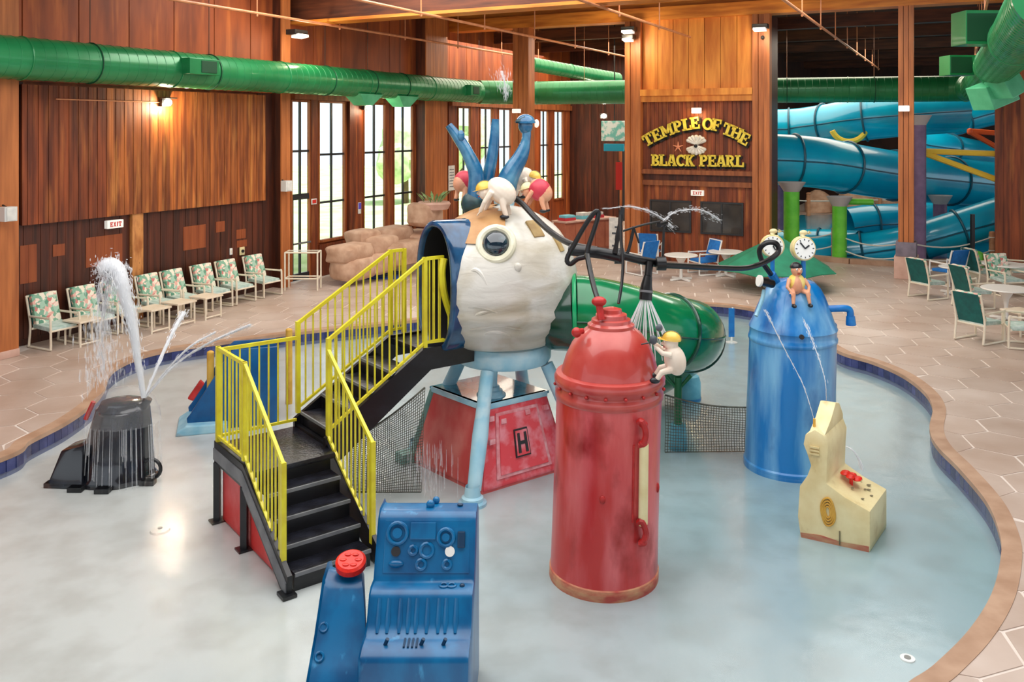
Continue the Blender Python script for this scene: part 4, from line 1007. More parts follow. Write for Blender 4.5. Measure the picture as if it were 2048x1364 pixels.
MB().ell(Vector((-.66,7.08,1.15)), .035, .03, .035).build('top_bolt', 'console_blue', con); MB().ell(Vector((-.62,7.16,1.15)), .03, .03, .03).build('top_bolt', 'console_blue', con); MB().ell(Vector((-.42,7.1,1.14)), .025, .02, .012).build('top_bolt', 'console_dark', con)
for k in range(9):
    x_ = lerp(-.98, -.42, k/8)+random.uniform(-.015,.015); MB().tube([Vector((x_,6.575,.665)), Vector((x_,6.505,.525)), Vector((x_,6.44,.475))], [.012,.02,.012], 6).build('moulded_rib', 'console_blue', con)
for x_ in (-.52,-.46): MB().torus(Vector((x_,6.68,.705)), UP, .03, .010, 14, 6).build('moulded_dial', 'console_blue', con)
MB().ell(Vector((-.38,6.68,.705)), .02, .02, .015).build('shelf_peg', 'console_dark', con)
la, lb = Vector((0,6.21,.41)), Vector((0,6.09,.09)); ln_ = Vector((0,-.34,.13)).normalized()
for k in range(4):
    p = la.lerp(lb, .18+.12*k) if False else Vector((0, 6.33, .46)); 
    MB().bar(Vector((-.78+k*.03,6.30,.458)), Vector((-.78+k*.03,6.40,.462)), .014, .012).build('grille_slot', 'console_dark', con)
for x_ in (-.92,-.50,-.66): MB().tube([Vector((x_,6.34,.45)), Vector((x_+.02,6.33,.50))], .014, 8).build('toggle', 'console_dark', con)
MB().ell(Vector((-1.05,7.05,1.02)), .03,.03,.03).build('side_bolt', 'console_blue', con)
# side arm with the red knob
arm = thing('console_arm', 'blue rounded side arm with a big red knob beside the console', 'console', Vector((-1.30, 6.6, ZF)))
ap = [(7.12,ZF),(7.10,.55),(7.04,.66),(6.94,.70),(6.80,.66),(6.68,.52),(6.56,.38),(6.42,.26),(6.26,.12),(6.1,-.12),(6.05,ZF)]
nA = len(ap)
def ax0(y): return -1.49+.03*(y-6)
def ax1(y): return -1.11+.06*math.sin((y-6.1)*5)
MB().add([(ax0(y), y, z) for y, z in ap]+[(ax1(y)-.02, y, z) for y, z in ap], [tuple(range(nA)), tuple(range(nA, 2*nA))]+[(i, (i+1) % nA, nA+(i+1) % nA, nA+i) for i in range(nA)]).build('body', 'console_blue', arm, 50, .05)
kc = Vector((-1.27, 6.92, .70)); kn = Vector((.0,-.30,.95)).normalized()
MB().disc(kc-kn*.02, .05, kn, .08).build('knob_stem', 'console_dark', arm)
MB().tube([kc+kn*.04, kc+kn*.045, kc+kn*.09, kc+kn*.105], [.105,.12,.12,.10], 28).build('red_knob', 'bright_red', arm)
kb_ = [c_ for c_ in bpy.data.objects if c_.name.startswith('red_knob')][0]
for k in range(6):
    a_ = k*PI/3; rt = kn.to_track_quat('Z','Y').to_matrix(); MB().ell(kc+kn*.105+rt @ Vector((math.cos(a_)*.06, math.sin(a_)*.06, 0)), .03, .02, .008, 8, 5).build('knob_grip', 'bright_red', kb_)
for y_, z_ in ((6.6,.43),(6.45,.30)): MB().torus(Vector((-1.42,y_,z_)), Vector((0,-.7,.7)), .03, .010, 12, 6).build('moulded_dial', 'console_blue', arm)

# ================================================================== BLACK FOUNTAIN STUMP
bs = G(232, 955, ZF)
stp = thing('black_fountain', 'black flared fountain base spraying tall water at the left', 'fountain', bs)
def sfn(q, a): k = 1+.035*math.sin(a*9)*(1-min(1, (q.z)/1.1)*.5); return Vector((q.x*k+.10*q.z, q.y*k, q.z))
MB().lathe([(0,0),(.50,0),(.50,.05),(.455,.10),(.42,.35),(.375,.65),(.335,.86),(.33,.90),(.30,.92),(.28,.98),(.22,1.0),(0,1.0)], bs, 54, 1.0, .8, fn=sfn).build('trunk', 'stump_black', stp, 40)
MB().torus(bs+Vector((.09,0,.88)), UP, .325, .02, 32, 6, sc=(.8,1)).build('rim', 'stump_black', stp)
lb_ = bs+Vector((-.50,-.05,0)); MB().add([lb_+Vector(v) for v in ((-.22,-.3,0),(.25,-.34,0),(.25,.3,0),(-.22,.28,0),(-.10,-.16,.42),(.2,-.2,.5),(.2,.2,.5),(-.08,.16,.42))], [(0,3,2,1),(4,5,6,7),(0,1,5,4),(1,2,6,5),(2,3,7,6),(3,0,4,7)]).build('side_ledge', 'stump_black', stp, 30, .03)
for dx, dy in ((-.66,-.28),(-.30,-.42),(.05,-.46),(.50,-.22)): MB().obox(bs+Vector((dx,dy,.03)), (.09,0,0), (0,.06,0), (0,0,.03)).build('foot_plate', 'black_metal', stp, 0, .01)
MB().torus(bs+Vector((.50,-.12,.16)), (0,1,0), .12, .025, 18, 6).build('handle_ring', 'black_metal', stp)
MB().tube([bs+Vector((.36,-.02,.90)), bs+Vector((.42,-.02,1.02))], .055, 10).build('nozzle_block', 'stump_black', stp)
MB().tube([bs+Vector((-.34,-.1,.78)), bs+Vector((-.24,-.1,1.0))], .03, 8).build('red_lever', 'red_fitting', stp)

# ================================================================== SMALL BLUE SLIDE AT THE LEFT
ks = thing('toddler_slide', 'small dark blue toddler slide behind the stairs', 'slide', G(410, 862, ZF))
k1 = G(366, 866, ZF); ku = Vector((.95, .31, 0)).normalized(); kw = Vector((-.31, .95, 0)).normalized()
for o_ in (0, .55):
    MB().prism([(.08,0),(1.35,0),(1.35,1.16),(.72,1.16),(.64,1.10),(.10,.26),(.05,.2)], k1, ku, UP, kw, o_, o_+.05).build('side_panel', 'small_blue', ks, 30, .01)
MB().prism([(0,.02),(0,.08),(.10,.14),(.66,.98),(1.33,1.0),(1.33,.94),(.70,.92),(.14,.08)], k1, ku, UP, kw, .05, .55).build('chute', 'small_blue', ks, 30)
MB().prism([(-.10,0),(.62,0),(.62,.12),(.05,.14),(-.08,.06)], k1, ku, UP, kw, -.16, .60).build('splash_block', 'pale_blue', ks, 0, .02)
MB().prism([(.14,.46),(.30,.70),(.24,.76),(.06,.50)], k1, ku, UP, kw, -.04, .05).build('red_pad', 'red_fitting', ks, 0, .02)
for px, y0, y1, Y in ((421,705,756,13.4),(578,660,742,14.2)):
    q = W(px, y0, Y); MB().tube([Vector((q.x,q.y,ZF)), q], .055, 12).ell(q, .055,.055,.03, 12, 6).build('post', 'ochre', ks)

# ================================================================== BLACK PIPEWORK
pp = thing('black_pipework', 'bent black water pipe running from the egg to the blue tank', 'pipework', Vector((.9, 9.6, 2.4)))
run = [W(1026,396,11.25), W(1045,408,11.1), W(1075,440,10.8), W(1110,470,10.4), W(1148,490,9.9), W(1195,500,9.55)]
MB().tube(catmull(run, 6), .038, 10).build('hose', 'black_metal', pp)
MB().tube(catmull([W(1140,500,9.6), W(1200,506,9.45), W(1240,514,9.4)], 4), .062, 12).build('main_pipe', 'black_metal', pp)
MB().tube(catmull([W(1236,508,9.4), W(1280,520,9.45), W(1322,528,9.6)], 4), .045, 12).build('main_pipe', 'black_metal', pp)
tail = [W(1322,530,9.6), W(1380,533,9.9), W(1440,536,10.4), W(1492,536,10.8), W(1530,524,11.1), W(1556,505,11.2), W(1552,487,11.2), W(1532,486,11.2), W(1519,500,11.25), W(1524,522,11.35), W(1536,541,11.45), W(1548,556,11.55)]
MB().tube(catmull(tail, 6), .034, 10).build('curled_pipe', 'black_metal', pp)
MB().tube([W(1543,548,11.5), W(1553,565,11.55)], .055, 10).build('tank_socket', 'blue_fitting', pp)
for px, py, r_ in ((1238,512,.085),(1322,527,.075)):
    c = W(px, py, 9.45); MB().cyl(c-Vector((.05,0,0)), c+Vector((.05,0,0)), r_, r_).build('pipe_collar', 'black_metal', pp)
tri = [W(1141,528,9.3), W(1134,518,9.3), W(1150,486,9.3), W(1172,448,9.3), W(1190,424,9.3), W(1197,428,9.3), W(1188,460,9.3), W(1177,492,9.3), W(1172,512,9.3), W(1155,518,9.3)]
MB().tube(catmull(tri, 4, True), .026, 8, closed=True).build('bent_loop', 'black_metal', pp)
MB().tube(catmull([W(1174,508,9.3), W(1180,540,9.1), W(1188,575,8.9), W(1197,603,8.7)], 4), .028, 8).build('upright_pipe', 'black_metal', pp)
MB().tube(catmull([W(1245,414,9.3), W(1238,460,9.3), W(1230,505,9.35)], 4), [.022+.004*(i % 3) for i in range(9)], 8).build('upright_pipe', 'black_metal', pp)
MB().tube(catmull([W(1241,430,9.2), W(1242,480,9.1), W(1246,525,9.0), W(1243,570,8.9), W(1237,607,8.8)], 4), .016, 8).build('thin_rod', 'black_metal', pp)
MB().tube(catmull([W(1268,453,9.4), W(1260,490,9.4), W(1250,520,9.4)], 4), .018, 8).build('upright_pipe', 'black_metal', pp)
MB().tube([W(1268,456,9.4), W(1278,486,9.4)], .010, 6).build('thin_rod', 'black_metal', pp)
MB().tube(catmull([W(1246,462,9.35), W(1285,450,9.4), W(1320,443,9.5)], 4), .012, 8).build('thin_rod', 'black_metal', pp)
MB().tube([W(1328,450,9.6), W(1325,522,9.6)], .014, 8).build('thin_rod', 'black_metal', pp)
MB().lathe([(0,0),(.06,.0),(.05,.035),(.025,.05),(0,.05)], W(1322,452,9.6), 14).build('sprinkler_head', 'black_metal', pp)
MB().tube([W(1318,450,9.5), W(1332,446,9.65)], .03, 8).build('sprinkler_arm', 'black_metal', pp)
nz = [W(1299,524,9.45), W(1296,552,9.4), W(1293,570,9.38), W(1291,600,9.35)]
MB().tube([nz[0], nz[1]], .042, 12).build('nozzle_neck', 'black_metal', pp)
MB().tube([nz[1], nz[2], nz[2].lerp(nz[3], .3), nz[3]], [.045, .06, .068, .07], 14).build('shower_nozzle', 'black_metal', pp)
MB().tube([nz[2].lerp(nz[3], .35), nz[2].lerp(nz[3], .5)], .074, 14).build('nozzle_band', 'edge_grey', pp)

# ================================================================== WORKER FIGURINES
def figurine(lab, o, s, fwd, parts, grp='hard-hat worker figurines'):
    """o base point, s scale (m), fwd yaw; parts callback builds in local frame x=forward, y=left, z=up"""
    t = thing('worker_figurine', lab, 'figurine', o, fwd, grp); M = Matrix.Translation(Vector(o)) @ Matrix.Rotation(fwd, 4, 'Z') @ Matrix.Scale(s, 4)
    def X(x, y, z): return M @ Vector((x, y, z))
    parts(t, X, s, M.to_3x3().normalized())
    return t
def remesh(o, vox):
    md = o.modifiers.new('skin', 'REMESH'); md.mode = 'VOXEL'; md.voxel_size = vox; md.use_smooth_shade = True
    sm = o.modifiers.new('smooth', 'SMOOTH'); sm.iterations = 4; sm.factor = .5
def hat(t, c, R3, r, m='hat_yellow'):
    hh_ = MB().ell(c, r, r*.9, r*.85, 18, 8, R3, z0=-.05).build('hard_hat', m, t)
    MB().ell(c+R3 @ Vector((r*.45, 0, -.02*r)), r*1.0, r*.85, r*.07, 18, 4, R3).build('hat_brim', m, hh_)
    MB().tube([c+R3 @ Vector((r*math.cos(a_)*1.01, 0, r*math.sin(a_)*.87)) for a_ in [PI*i/10 for i in range(11)]], r*.07, 6).build('hat_ridge', 'cream_dark', hh_)
def worker(bodym='skin_pale', shirt=None, lean=.9, hatm='hat_yellow', head_tan=False):
    def f(t, X, s, R3):
        # bent-over worker: hips back-up, head forward-down, four limbs on the ground
        mb = MB(); Rl = R3 @ Matrix.Rotation(lean, 3, 'Y')
        mb.ell(X(0,0,.55), .26*s, .24*s, .34*s, 16, 12, Rl)
        mb.ell(X(.34,0,.52), .15*s, .14*s, .16*s, 14, 10)
        for y_ in (.13, -.13):
            mb.tube([X(-.05,y_,.45), X(-.08,y_*1.2,.22), X(-.14,y_*1.2,.05)], [.09*s,.065*s,.05*s], 8)
            mb.tube([X(.16,y_*1.5,.55), X(.30,y_*1.9,.34), X(.40,y_*1.5,.14)], [.07*s,.05*s,.045*s], 8)
            for k in range(4): mb.tube([X(.40,y_*1.5+.02*(k-1.5),.13), X(.45,y_*1.5+.028*(k-1.5),.09), X(.46,y_*1.5+.03*(k-1.5),.04)], .014*s, 5)
            mb.tube([X(.39,y_*1.5-.05,.14), X(.41,y_*1.5-.09,.10)], .015*s, 5)
        mb.ell(X(.49,0,.50), .05*s, .04*s, .035*s, 10, 8)       # nose
        for y_ in (.13, -.13): mb.ell(X(.33,y_,.53), .03*s, .02*s, .05*s, 8, 6)
        o = mb.build('body', bodym, t); remesh(o, .016*s)
        for y_ in (.055, -.055):
            ey_ = MB().ell(X(.465,y_,.565), .022*s, .026*s, .03*s, 10, 8).build('eye', 'white_paint', t); MB().ell(X(.483,y_,.565), .01*s, .012*s, .014*s, 8, 6).build('pupil', 'boot_black', ey_)
        MB().tube([X(.475,-.05,.435), X(.49,0,.425), X(.475,.05,.435)], .012*s, 6).build('mouth', 'red_fitting', t)
        if shirt: MB().ell(X(.03,0,.56), .285*s, .265*s, .30*s, 18, 10, Rl, z0=-.55, z1=.8).build('shirt', shirt, t)
        hat(t, X(.36,0,.60), R3 @ Matrix.Rotation(.25, 3, 'Y'), .185*s, hatm)
        for y_ in (.15, -.15): MB().ell(X(-.10,y_*1.1,.04), .10*s, .06*s, .05*s, 12, 8, R3).build('boot', 'boot_black', t)
    return f
figurine('hard-hat worker figurine crouching in front of the blue horns on the egg', W(1003,436,11.15), .62, PI*.93, worker())
figurine('hard-hat worker figurine standing behind the leftmost blue horn', W(926,402,12.2), .5, PI*.25, worker('skin_pink', 'shirt_red'))
figurine('hard-hat worker figurine half hidden behind the rightmost blue horn', W(1045,398,12.1), .52, -PI*.15, worker('skin_pale'))
figurine('worker figurine in a red shirt bending over right of the horns', W(1082,424,11.6), .52, PI*.9, worker('skin_pink', 'shirt_red', .8, 'cream'))
# worker hanging on the red tank
def hang(t, X, s, R3):
    mb = MB(); mb.ell(X(0,0,.46), .25*s, .25*s, .36*s, 18, 12, R3 @ Matrix.Rotation(.25, 3, 'Y'))
    mb.ell(X(.10,0,.86), .18*s, .17*s, .18*s, 14, 10)
    for y_ in (.2, -.2):
        mb.tube([X(.1,y_,.62), X(.30,y_*1.15,.66), X(.44,y_*.9,.78)], [.075*s,.06*s,.05*s], 8)
        for k in range(4): mb.tube([X(.44,y_*.9+.022*(k-1.5),.79), X(.49,y_*.9+.028*(k-1.5),.82), X(.50,y_*.9+.03*(k-1.5),.86)], .016*s, 5)
        mb.tube([X(.43,y_*.9-.05,.78), X(.45,y_*.9-.09,.83)], .016*s, 5)
        mb.tube([X(.08,y_*.8,.28), X(.32,y_,.22), X(.42,y_,.06)], [.09*s,.07*s,.06*s], 8)
    mb.ell(X(.28,0,.83), .05*s,.045*s,.04*s,10,8)
    o = mb.build('body', 'skin_pale', t); remesh(o, .016*s)
    for y_ in (.07,-.07): ey_ = MB().ell(X(.245,y_,.90), .03*s,.03*s,.035*s,10,8).build('eye', 'white_paint', t); MB().ell(X(.27,y_,.90), .012*s,.014*s,.016*s,8,6).build('pupil', 'boot_black', ey_)
    MB().tube([X(.245,-.06,.76), X(.26,0,.75), X(.245,.06,.76)], .014*s, 6).build('mouth', 'red_fitting', t)
    hat(t, X(.08,0,.93), R3 @ Matrix.Rotation(-.1, 3, 'Y'), .22*s)
    for y_ in (.2,-.2): MB().ell(X(.47,y_,.03), .12*s,.075*s,.07*s,12,8,R3).build('boot', 'boot_black', t)
    mb = MB(); blob(mb, X(.50,.18,.95), .10*s, 4); mb.build('scrub_rag', 'rag_grey', t)
    mb = MB(); blob(mb, X(.36,.05,1.20), .07*s, 8); mb.build('scrub_rag', 'rag_grey', t)
    MB().tube([X(.55,.2,.90), X(.78,.25,.86)], .016*s, 6).build('brush_handle', 'boot_black', t)
figurine('white worker figurine in a yellow hard hat clinging to the red tank', W(1350,760,8.42), .42, PI*.97, hang)
def sitter(t, X, s, R3):
    mb = MB(); mb.ell(X(0,0,.42), .20*s,.24*s,.30*s,16,12)
    mb.ell(X(.04,0,.84), .17*s,.16*s,.18*s,14,10)
    for y_ in (.17,-.17):
        mb.tube([X(.06,y_,.24), X(.28,y_*1.3,.20), X(.34,y_*1.5,-.10)], [.09*s,.07*s,.05*s], 8)
        mb.tube([X(.03,y_*1.3,.58), X(.14,y_*2.0,.36), X(.26,y_*1.5,.22)], [.07*s,.055*s,.045*s], 8)
        for k in range(4): mb.tube([X(.26,y_*1.5+.02*(k-1.5),.21), X(.31,y_*1.5+.026*(k-1.5),.18), X(.32,y_*1.5+.028*(k-1.5),.13)], .016*s, 5)
        mb.tube([X(.25,y_*1.5-.05,.22), X(.28,y_*1.5-.09,.19)], .016*s, 5)
    mb.ell(X(.21,0,.81), .05*s,.045*s,.04*s,10,8)
    o = mb.build('body', 'skin_pink', t); remesh(o, .016*s)
    MB().ell(X(-.01,.02,.46), .225*s,.262*s,.27*s,18,10,R3,z0=-.7,z1=.85).build('shirt', 'shirt_yellow', t)
    MB().ell(X(.0,0,.90), .185*s,.175*s,.17*s,16,8,R3,z0=.0).build('hair', 'boot_black', t)
    for y_ in (.065,-.065): ey_ = MB().ell(X(.19,y_,.88), .028*s,.03*s,.035*s,10,8).build('eye', 'white_paint', t); MB().ell(X(.214,y_,.88), .012*s,.013*s,.016*s,8,6).build('pupil', 'boot_black', ey_)
    MB().tube([X(.18,-.05,.75), X(.195,0,.74), X(.18,.05,.75)], .013*s, 6).build('mouth', 'red_fitting', t)
    for y_ in (.25,-.25): MB().ell(X(.38,y_,-.14), .11*s,.065*s,.06*s,12,8,R3).build('boot', 'boot_black', t)
figurine('worker figurine in a yellow shirt sitting on the blue tank below the clocks', W(1592,597,11.28), .44, -PI*.45, sitter)

# ================================================================== PATIO FURNITURE
def chair_proto(lab, grp, back='floral', seat='seat_pale', rear='sling_teal', frame='pvc', cushion=True):
    t = thing('patio_chair', lab, 'chair', (0,0,0), 0, grp); r = .022
    for x_ in (-.30, .30):
        MB().tube(catmull([Vector(v) for v in ((x_,-.30,.62),(x_,-.33,.60),(x_,-.34,.3),(x_,-.34,.05),(x_,-.31,.025),(x_,.0,.025),(x_,.28,.025),(x_,.31,.06),(x_,.27,.4),(x_,.32,.68),(x_,.40,.98))], 3), r, 8).build('side_frame', frame, t, local=True)
        MB().tube([(x_,-.33,.61),(x_,.29,.60)], r, 8).build('armrest', frame, t, local=True)
    for y_, z_ in ((-.30,.36),(.24,.36),(.39,.96)): MB().tube([(-.30,y_,z_),(.30,y_,z_)], r, 8).build('cross_rail', frame, t, local=True)
    MB().obox((0,-.03,.40), (.27,0,0), (0,.28,.015), (0,0,.045)).build('seat_cushion', seat, t, 30, .03, local=True)
    bn = Vector((0, .2, .62)).normalized()
    if cushion: MB().obox((0,.27,.70), (.265,0,0), bn*.31, Vector((0,-bn.z,bn.y))*.055).build('back_cushion', back, t, 30, .04, local=True)
    else: MB().obox((0,.30,.70), (.27,0,0), bn*.28, Vector((0,-bn.z,bn.y))*.012).build('back_sling', back, t, 30, .004, local=True)
    MB().obox((0,.335,.69), (.265,0,0), bn*.31, Vector((0,-bn.z,bn.y))*.006).build('rear_sling', rear, t, 0, local=True)
    return t
G1 = 'floral patio chairs along the left wall'
cproto = chair_proto('', G1)
_first = {}
def put(proto, x, rot, lab, grp=None):
    o = proto if proto.name not in _first else copy_tree(proto)
    _first[proto.name] = 1; o.location = x; o.rotation_euler = (0, 0, rot); o['label'] = lab
    if grp: o['group'] = grp
    return o
wallrot = math.atan2(.89, .4555)
labs = ['floral patio chair beside the big timber column, nearest on the left', 'floral patio chair second along the wall from the timber column', 'floral patio chair half hidden behind the tall water spray',
        'floral patio chair in front of the pale knotty wall post', 'floral patio chair first to the right of the knotty wall post', 'floral patio chair third from the glass door along the wall', 'floral patio chair next to last before the glass door', 'floral patio chair nearest the glass door at the end of the row']
for px, lab in zip((108,187,250,318,366,424,472,526), labs):
    v = .62; s = s_at(px, v); put(cproto, LW(s, v), wallrot+random.uniform(-.08,.08), lab)
def side_table(x, rot, lab, grp):
    t = thing('side_table', lab, 'table', x, rot, grp)
    for a_ in (-.22, .22):
        for b_ in (-.22, .22): MB().tube([(a_,b_,0),(a_,b_,.46)], .02, 8).build('leg', 'pvc', t, local=True)
    MB().box(-.26,.26,-.26,.26,.45,.49).build('tabletop', 'table_top', t, 0, .015, local=True)
    MB().tube([(-.22,-.22,.05),(.22,-.22,.05)], .015, 6).build('stretcher', 'pvc', t, local=True)
    return t
for px, v, lab in ((166,.95,'cream side table between the two nearest floral chairs'), (306,1.28,'cream side table before the chair at the knotty post'), (358,1.25,'cream side table just right of the knotty post'), (412,1.28,'cream side table in the middle of the chair row')):
    side_table(LW(s_at(px, v), v), wallrot, lab, 'side tables along the left wall')
# right-hand group
G2 = 'patio chairs on the right deck'
c2 = chair_proto('', G2); b2 = chair_proto('', G2, 'sling_blue', 'sling_blue', 'sling_blue', 'white_paint', False)
def face(px, py, rot, proto, lab, grp=None): q = G(px, py); return put(proto, q, rot, lab, grp)
face(1855, 596, math.radians(112), c2, 'floral chair with teal rear sling nearest the stone pillar plinth', G2)
face(1897, 570, math.radians(200), b2, 'blue sling chair behind the small table by the stone plinth', G2)
face(1958, 682, math.radians(118), c2, 'floral chair with teal back turned to the pool, nearest on the right', G2)
face(1945, 615, math.radians(100), c2, 'floral chair just behind the nearest one on the right deck', G2)
face(1965, 572, math.radians(95), c2, 'floral chair standing side-on left of the round table', G2)
face(2012, 590, math.radians(10), c2, 'floral chair facing us behind the round white table', G2)
face(2052, 694, math.radians(250), c2, 'floral chair cut by the right edge, nearest the camera', G2)
face(2046, 570, math.radians(250), c2, 'floral chair cut by the right edge at the rear table', G2)
def round_table(q, R_, lab, grp, hgt=.70):
    t = thing('round_table', lab, 'table', q, 0, grp)
    MB().lathe([(0,hgt-.035),(R_-.02,hgt-.035),(R_,hgt-.02),(R_-.01,hgt),(0,hgt+.002)], q, 32).build('tabletop', 'white_paint', t)
    MB().lathe([(.05,.05),(.04,.3),(.06,.45),(.18,hgt-.035)], q, 16).build('pedestal', 'white_paint', t)
    for k in range(4):
        a_ = k*PI/2+.5; MB().bar(q+UP*.05, q+Vector((math.cos(a_)*.36, math.sin(a_)*.36, .03)), .06, .05).build('foot', 'white_paint', t)
    return t
round_table(G(2012,640), .50, 'round white table among the nearest right-hand chairs', 'round white tables')
round_table(G(2008,582), .52, 'round white table farther back near the right pillar', 'round white tables')
round_table(G(1908,588), .36, 'small round white table beside the stone plinth', 'round white tables')
t = side_table(G(2040,668), .3, 'low cream table at the right edge before the round table', 'low tables on the right')
# middle group
G3 = 'blue patio chairs by the sign wall'
face(1284, 548, math.radians(215), b2, 'blue sling chair left of the middle round table, front', G3)
face(1300, 528, math.radians(160), b2, 'blue sling chair behind the black pipes near the sign wall', G3)
face(1408, 548, math.radians(-70), b2, 'blue sling chair right of the middle round table', G3)
round_table(G(1362,560), .46, 'round white table between the blue chairs by the sign wall', 'round white tables')
round_table(G(1452,552), .50, 'round white table beside the green umbrella', 'round white tables')
# tall rack by the door
q = G(606, 578); rk = thing('towel_rack', 'tall thin metal rack standing before the glass door', 'rack', q)
for dx in (-.42,.42):
    for dy in (-.2,.2): MB().tube([q+Vector((dx,dy,0)), q+Vector((dx,dy,.98))], .022, 8).build('leg', 'pvc', rk)
for z_ in (.97,.30):
    for dy in (-.2,.2): MB().tube([q+Vector((-.42,dy,z_)), q+Vector((.42,dy,z_))], .02, 8).build('rail', 'pvc', rk)
    for dx in (-.42,.42): MB().tube([q+Vector((dx,-.2,z_)), q+Vector((dx,.2,z_))], .02, 8).build('rail', 'pvc', rk)
MB().obox(q+UP*.98, (.40,0,0), (0,.19,0), (0,0,.01)).build('glass_shelf', 'glass', rk, 0)
q = G(770, 552); bm_ = thing('floor_mat', 'blue ribbed mat lying on the deck behind the railing', 'mat', q)
for k in range(8): MB().box(q.x-.5, q.x+.5, q.y-.55+k*.14, q.y-.43+k*.14, 0, .04+.03*math.sin(k)).build('rib', 'mat_blue', bm_, 0, .01)
# green umbrella
q = G(1550, 575); um = thing('patio_umbrella', 'low green umbrella canopy behind the blue tank', 'umbrella', q)
top = W(1556, 470, q.y); rimz = W(1550, 536, q.y).z; Ru = 1.55
n = 8; vs = [top]+[Vector((q.x+Ru*math.cos(2*PI*k/n+.2), q.y+Ru*math.sin(2*PI*k/n+.2), rimz)) for k in range(n)]+[Vector((q.x+Ru*.9*math.cos(2*PI*(k+.5)/n+.2), q.y+Ru*.9*math.sin(2*PI*(k+.5)/n+.2), rimz+.02)) for k in range(n)]
for k in range(n):
    a_, b_, m_ = vs[1+k], vs[1+(k+1) % n], vs[1+n+k]
    MB().add([top, a_, m_, b_, top-UP*.02, a_-UP*.02, m_-UP*.02, b_-UP*.02], [(0,1,2),(0,2,3),(4,6,5),(4,7,6),(1,5,6,2),(2,6,7,3)]).build('canopy_panel', 'umbrella', um, 0)
    MB().tube([top-UP*.05, a_-UP*.04], .012, 6).build('rib', 'white_paint', um)
MB().tube([q, top], .025, 8).build('pole', 'white_paint', um); MB().lathe([(.3,0),(.3,.05),(.08,.1),(.04,.2)], q, 20).build('base', 'white_paint', um)
# blue flag sign in the pool
q = G(1463, 686, ZF); fs_ = thing('pool_sign', 'narrow blue sign board on a post at the far pool edge', 'sign', q)
MB().obox(W(1463,645,q.y), (.06,0,0), (0,.02,0), (0,0,.30)).build('board', 'blue_fitting', fs_, 0, .01); MB().tube([q, W(1465,615,q.y)], .02, 8).build('post', 'white_paint', fs_); MB().disc(q, .12, UP, .02).build('base', 'white_paint', fs_)

# ================================================================== WATER SPRAYS
def jet(nm, lab, pts, r0, r1, ndrop, spread, seed, dropm='spray', core='spray', size=.012, fall=0.0):
    rnd = random.Random(seed); c = Vector(pts[0])
    path = catmull(pts, 8); n_ = len(path)
    mb = MB()
    for st in range(5):
        ph = rnd.uniform(0, 6); am = spread*.25
        q = [p+Vector((math.sin(i*.5+ph)*am*(i/n_)+rnd.gauss(0, am*.08), math.cos(i*.4+ph)*am*(i/n_), 0)) for i, p in enumerate(path)]
        mb.tube(q, [max(.002, lerp(r0, r1, i/(n_-1))*(.5+.12*st)) for i in range(n_)], 6)
    for k in range(ndrop):
        u_ = rnd.random()**.6; i = min(n_-2, int(u_*(n_-1))); p = path[i].lerp(path[i+1], rnd.random()); sp_ = spread*(.15+u_)
        p = p+Vector((rnd.gauss(0,1), rnd.gauss(0,1), rnd.gauss(0,.7)))*sp_
        if fall and rnd.random() < .5: p.z -= rnd.random()*fall*u_
        d_ = (path[i+1]-path[i]).normalized(); L_ = size*rnd.uniform(1, 4); w_ = size*rnd.uniform(.25, .6)
        if fall and rnd.random() < .6: d_ = Vector((0,0,-1))
        sd = d_.orthogonal().normalized(); s2 = d_.cross(sd)
        mb.add([p-d_*L_, p+sd*w_, p+s2*w_, p-sd*w_, p-s2*w_, p+d_*L_], [(0,1,2),(0,2,3),(0,3,4),(0,4,1),(5,2,1),(5,3,2),(5,4,3),(5,1,4)])
    return tag(mb.build(nm, dropm, None, 60), lab, 'water', kind='stuff')
J = 11.0
jet('water_jet', 'tall white water plume above the black fountain', [W(287,795,J), W(276,720,J), W(262,640,J), W(245,570,J), W(228,535,J+.05), W(212,535,J+.1)], .03, .13, 1500, .085, 1, size=.013, fall=.3)
jet('water_jet', 'falling water curtain left of the tall plume', [W(230,540,J), W(216,560,J), W(208,610,J), W(205,680,J), W(206,760,J)], .006, .012, 700, .11, 2, 'mist', size=.022)
jet('water_jet', 'steep side jet of water right of the tall plume', [W(289,795,J), W(318,725,J+.2), W(345,665,J+.5), W(368,625,J+.8)], .014, .03, 220, .03, 3)
jet('water_jet', 'long slanting jet of water reaching toward the floor by the stairs', [W(291,795,J), W(350,730,J+.5), W(420,685,J+1.2), W(500,650,J+2)], .012, .025, 220, .04, 4, 'mist')
jet('water_jet', 'middle slanting jet of water between the two side jets', [W(290,795,J), W(335,738,J+.4), W(385,690,J+.8), W(430,665,J+1.3)], .010, .02, 160, .03, 5, 'mist')
mb = MB(); cB = Vector((bs.x+.10, bs.y, bs.z))
mb.lathe([(.02,1.16),(.20,1.13),(.36,1.02),(.44,.86),(.46,.72)], cB, 40, 1, .85); tag(mb.build('water_bell', 'film', None, 60), 'thin dome of water falling over the black fountain', 'water', kind='stuff')
mb = MB(); rr = random.Random(3)
for k in range(46):
    a_ = rr.uniform(PI, 2*PI); p = cB+Vector((.46*math.cos(a_), .40*math.sin(a_), .74)); mb.tube([p, p+Vector((.03*math.cos(a_), .03*math.sin(a_), -rr.uniform(.3,.85)))], [.003,.006], 4)
tag(mb.build('water_drips', 'mist', None, 60), 'streaks of water running down the black fountain', 'water', kind='stuff')
mb = MB()
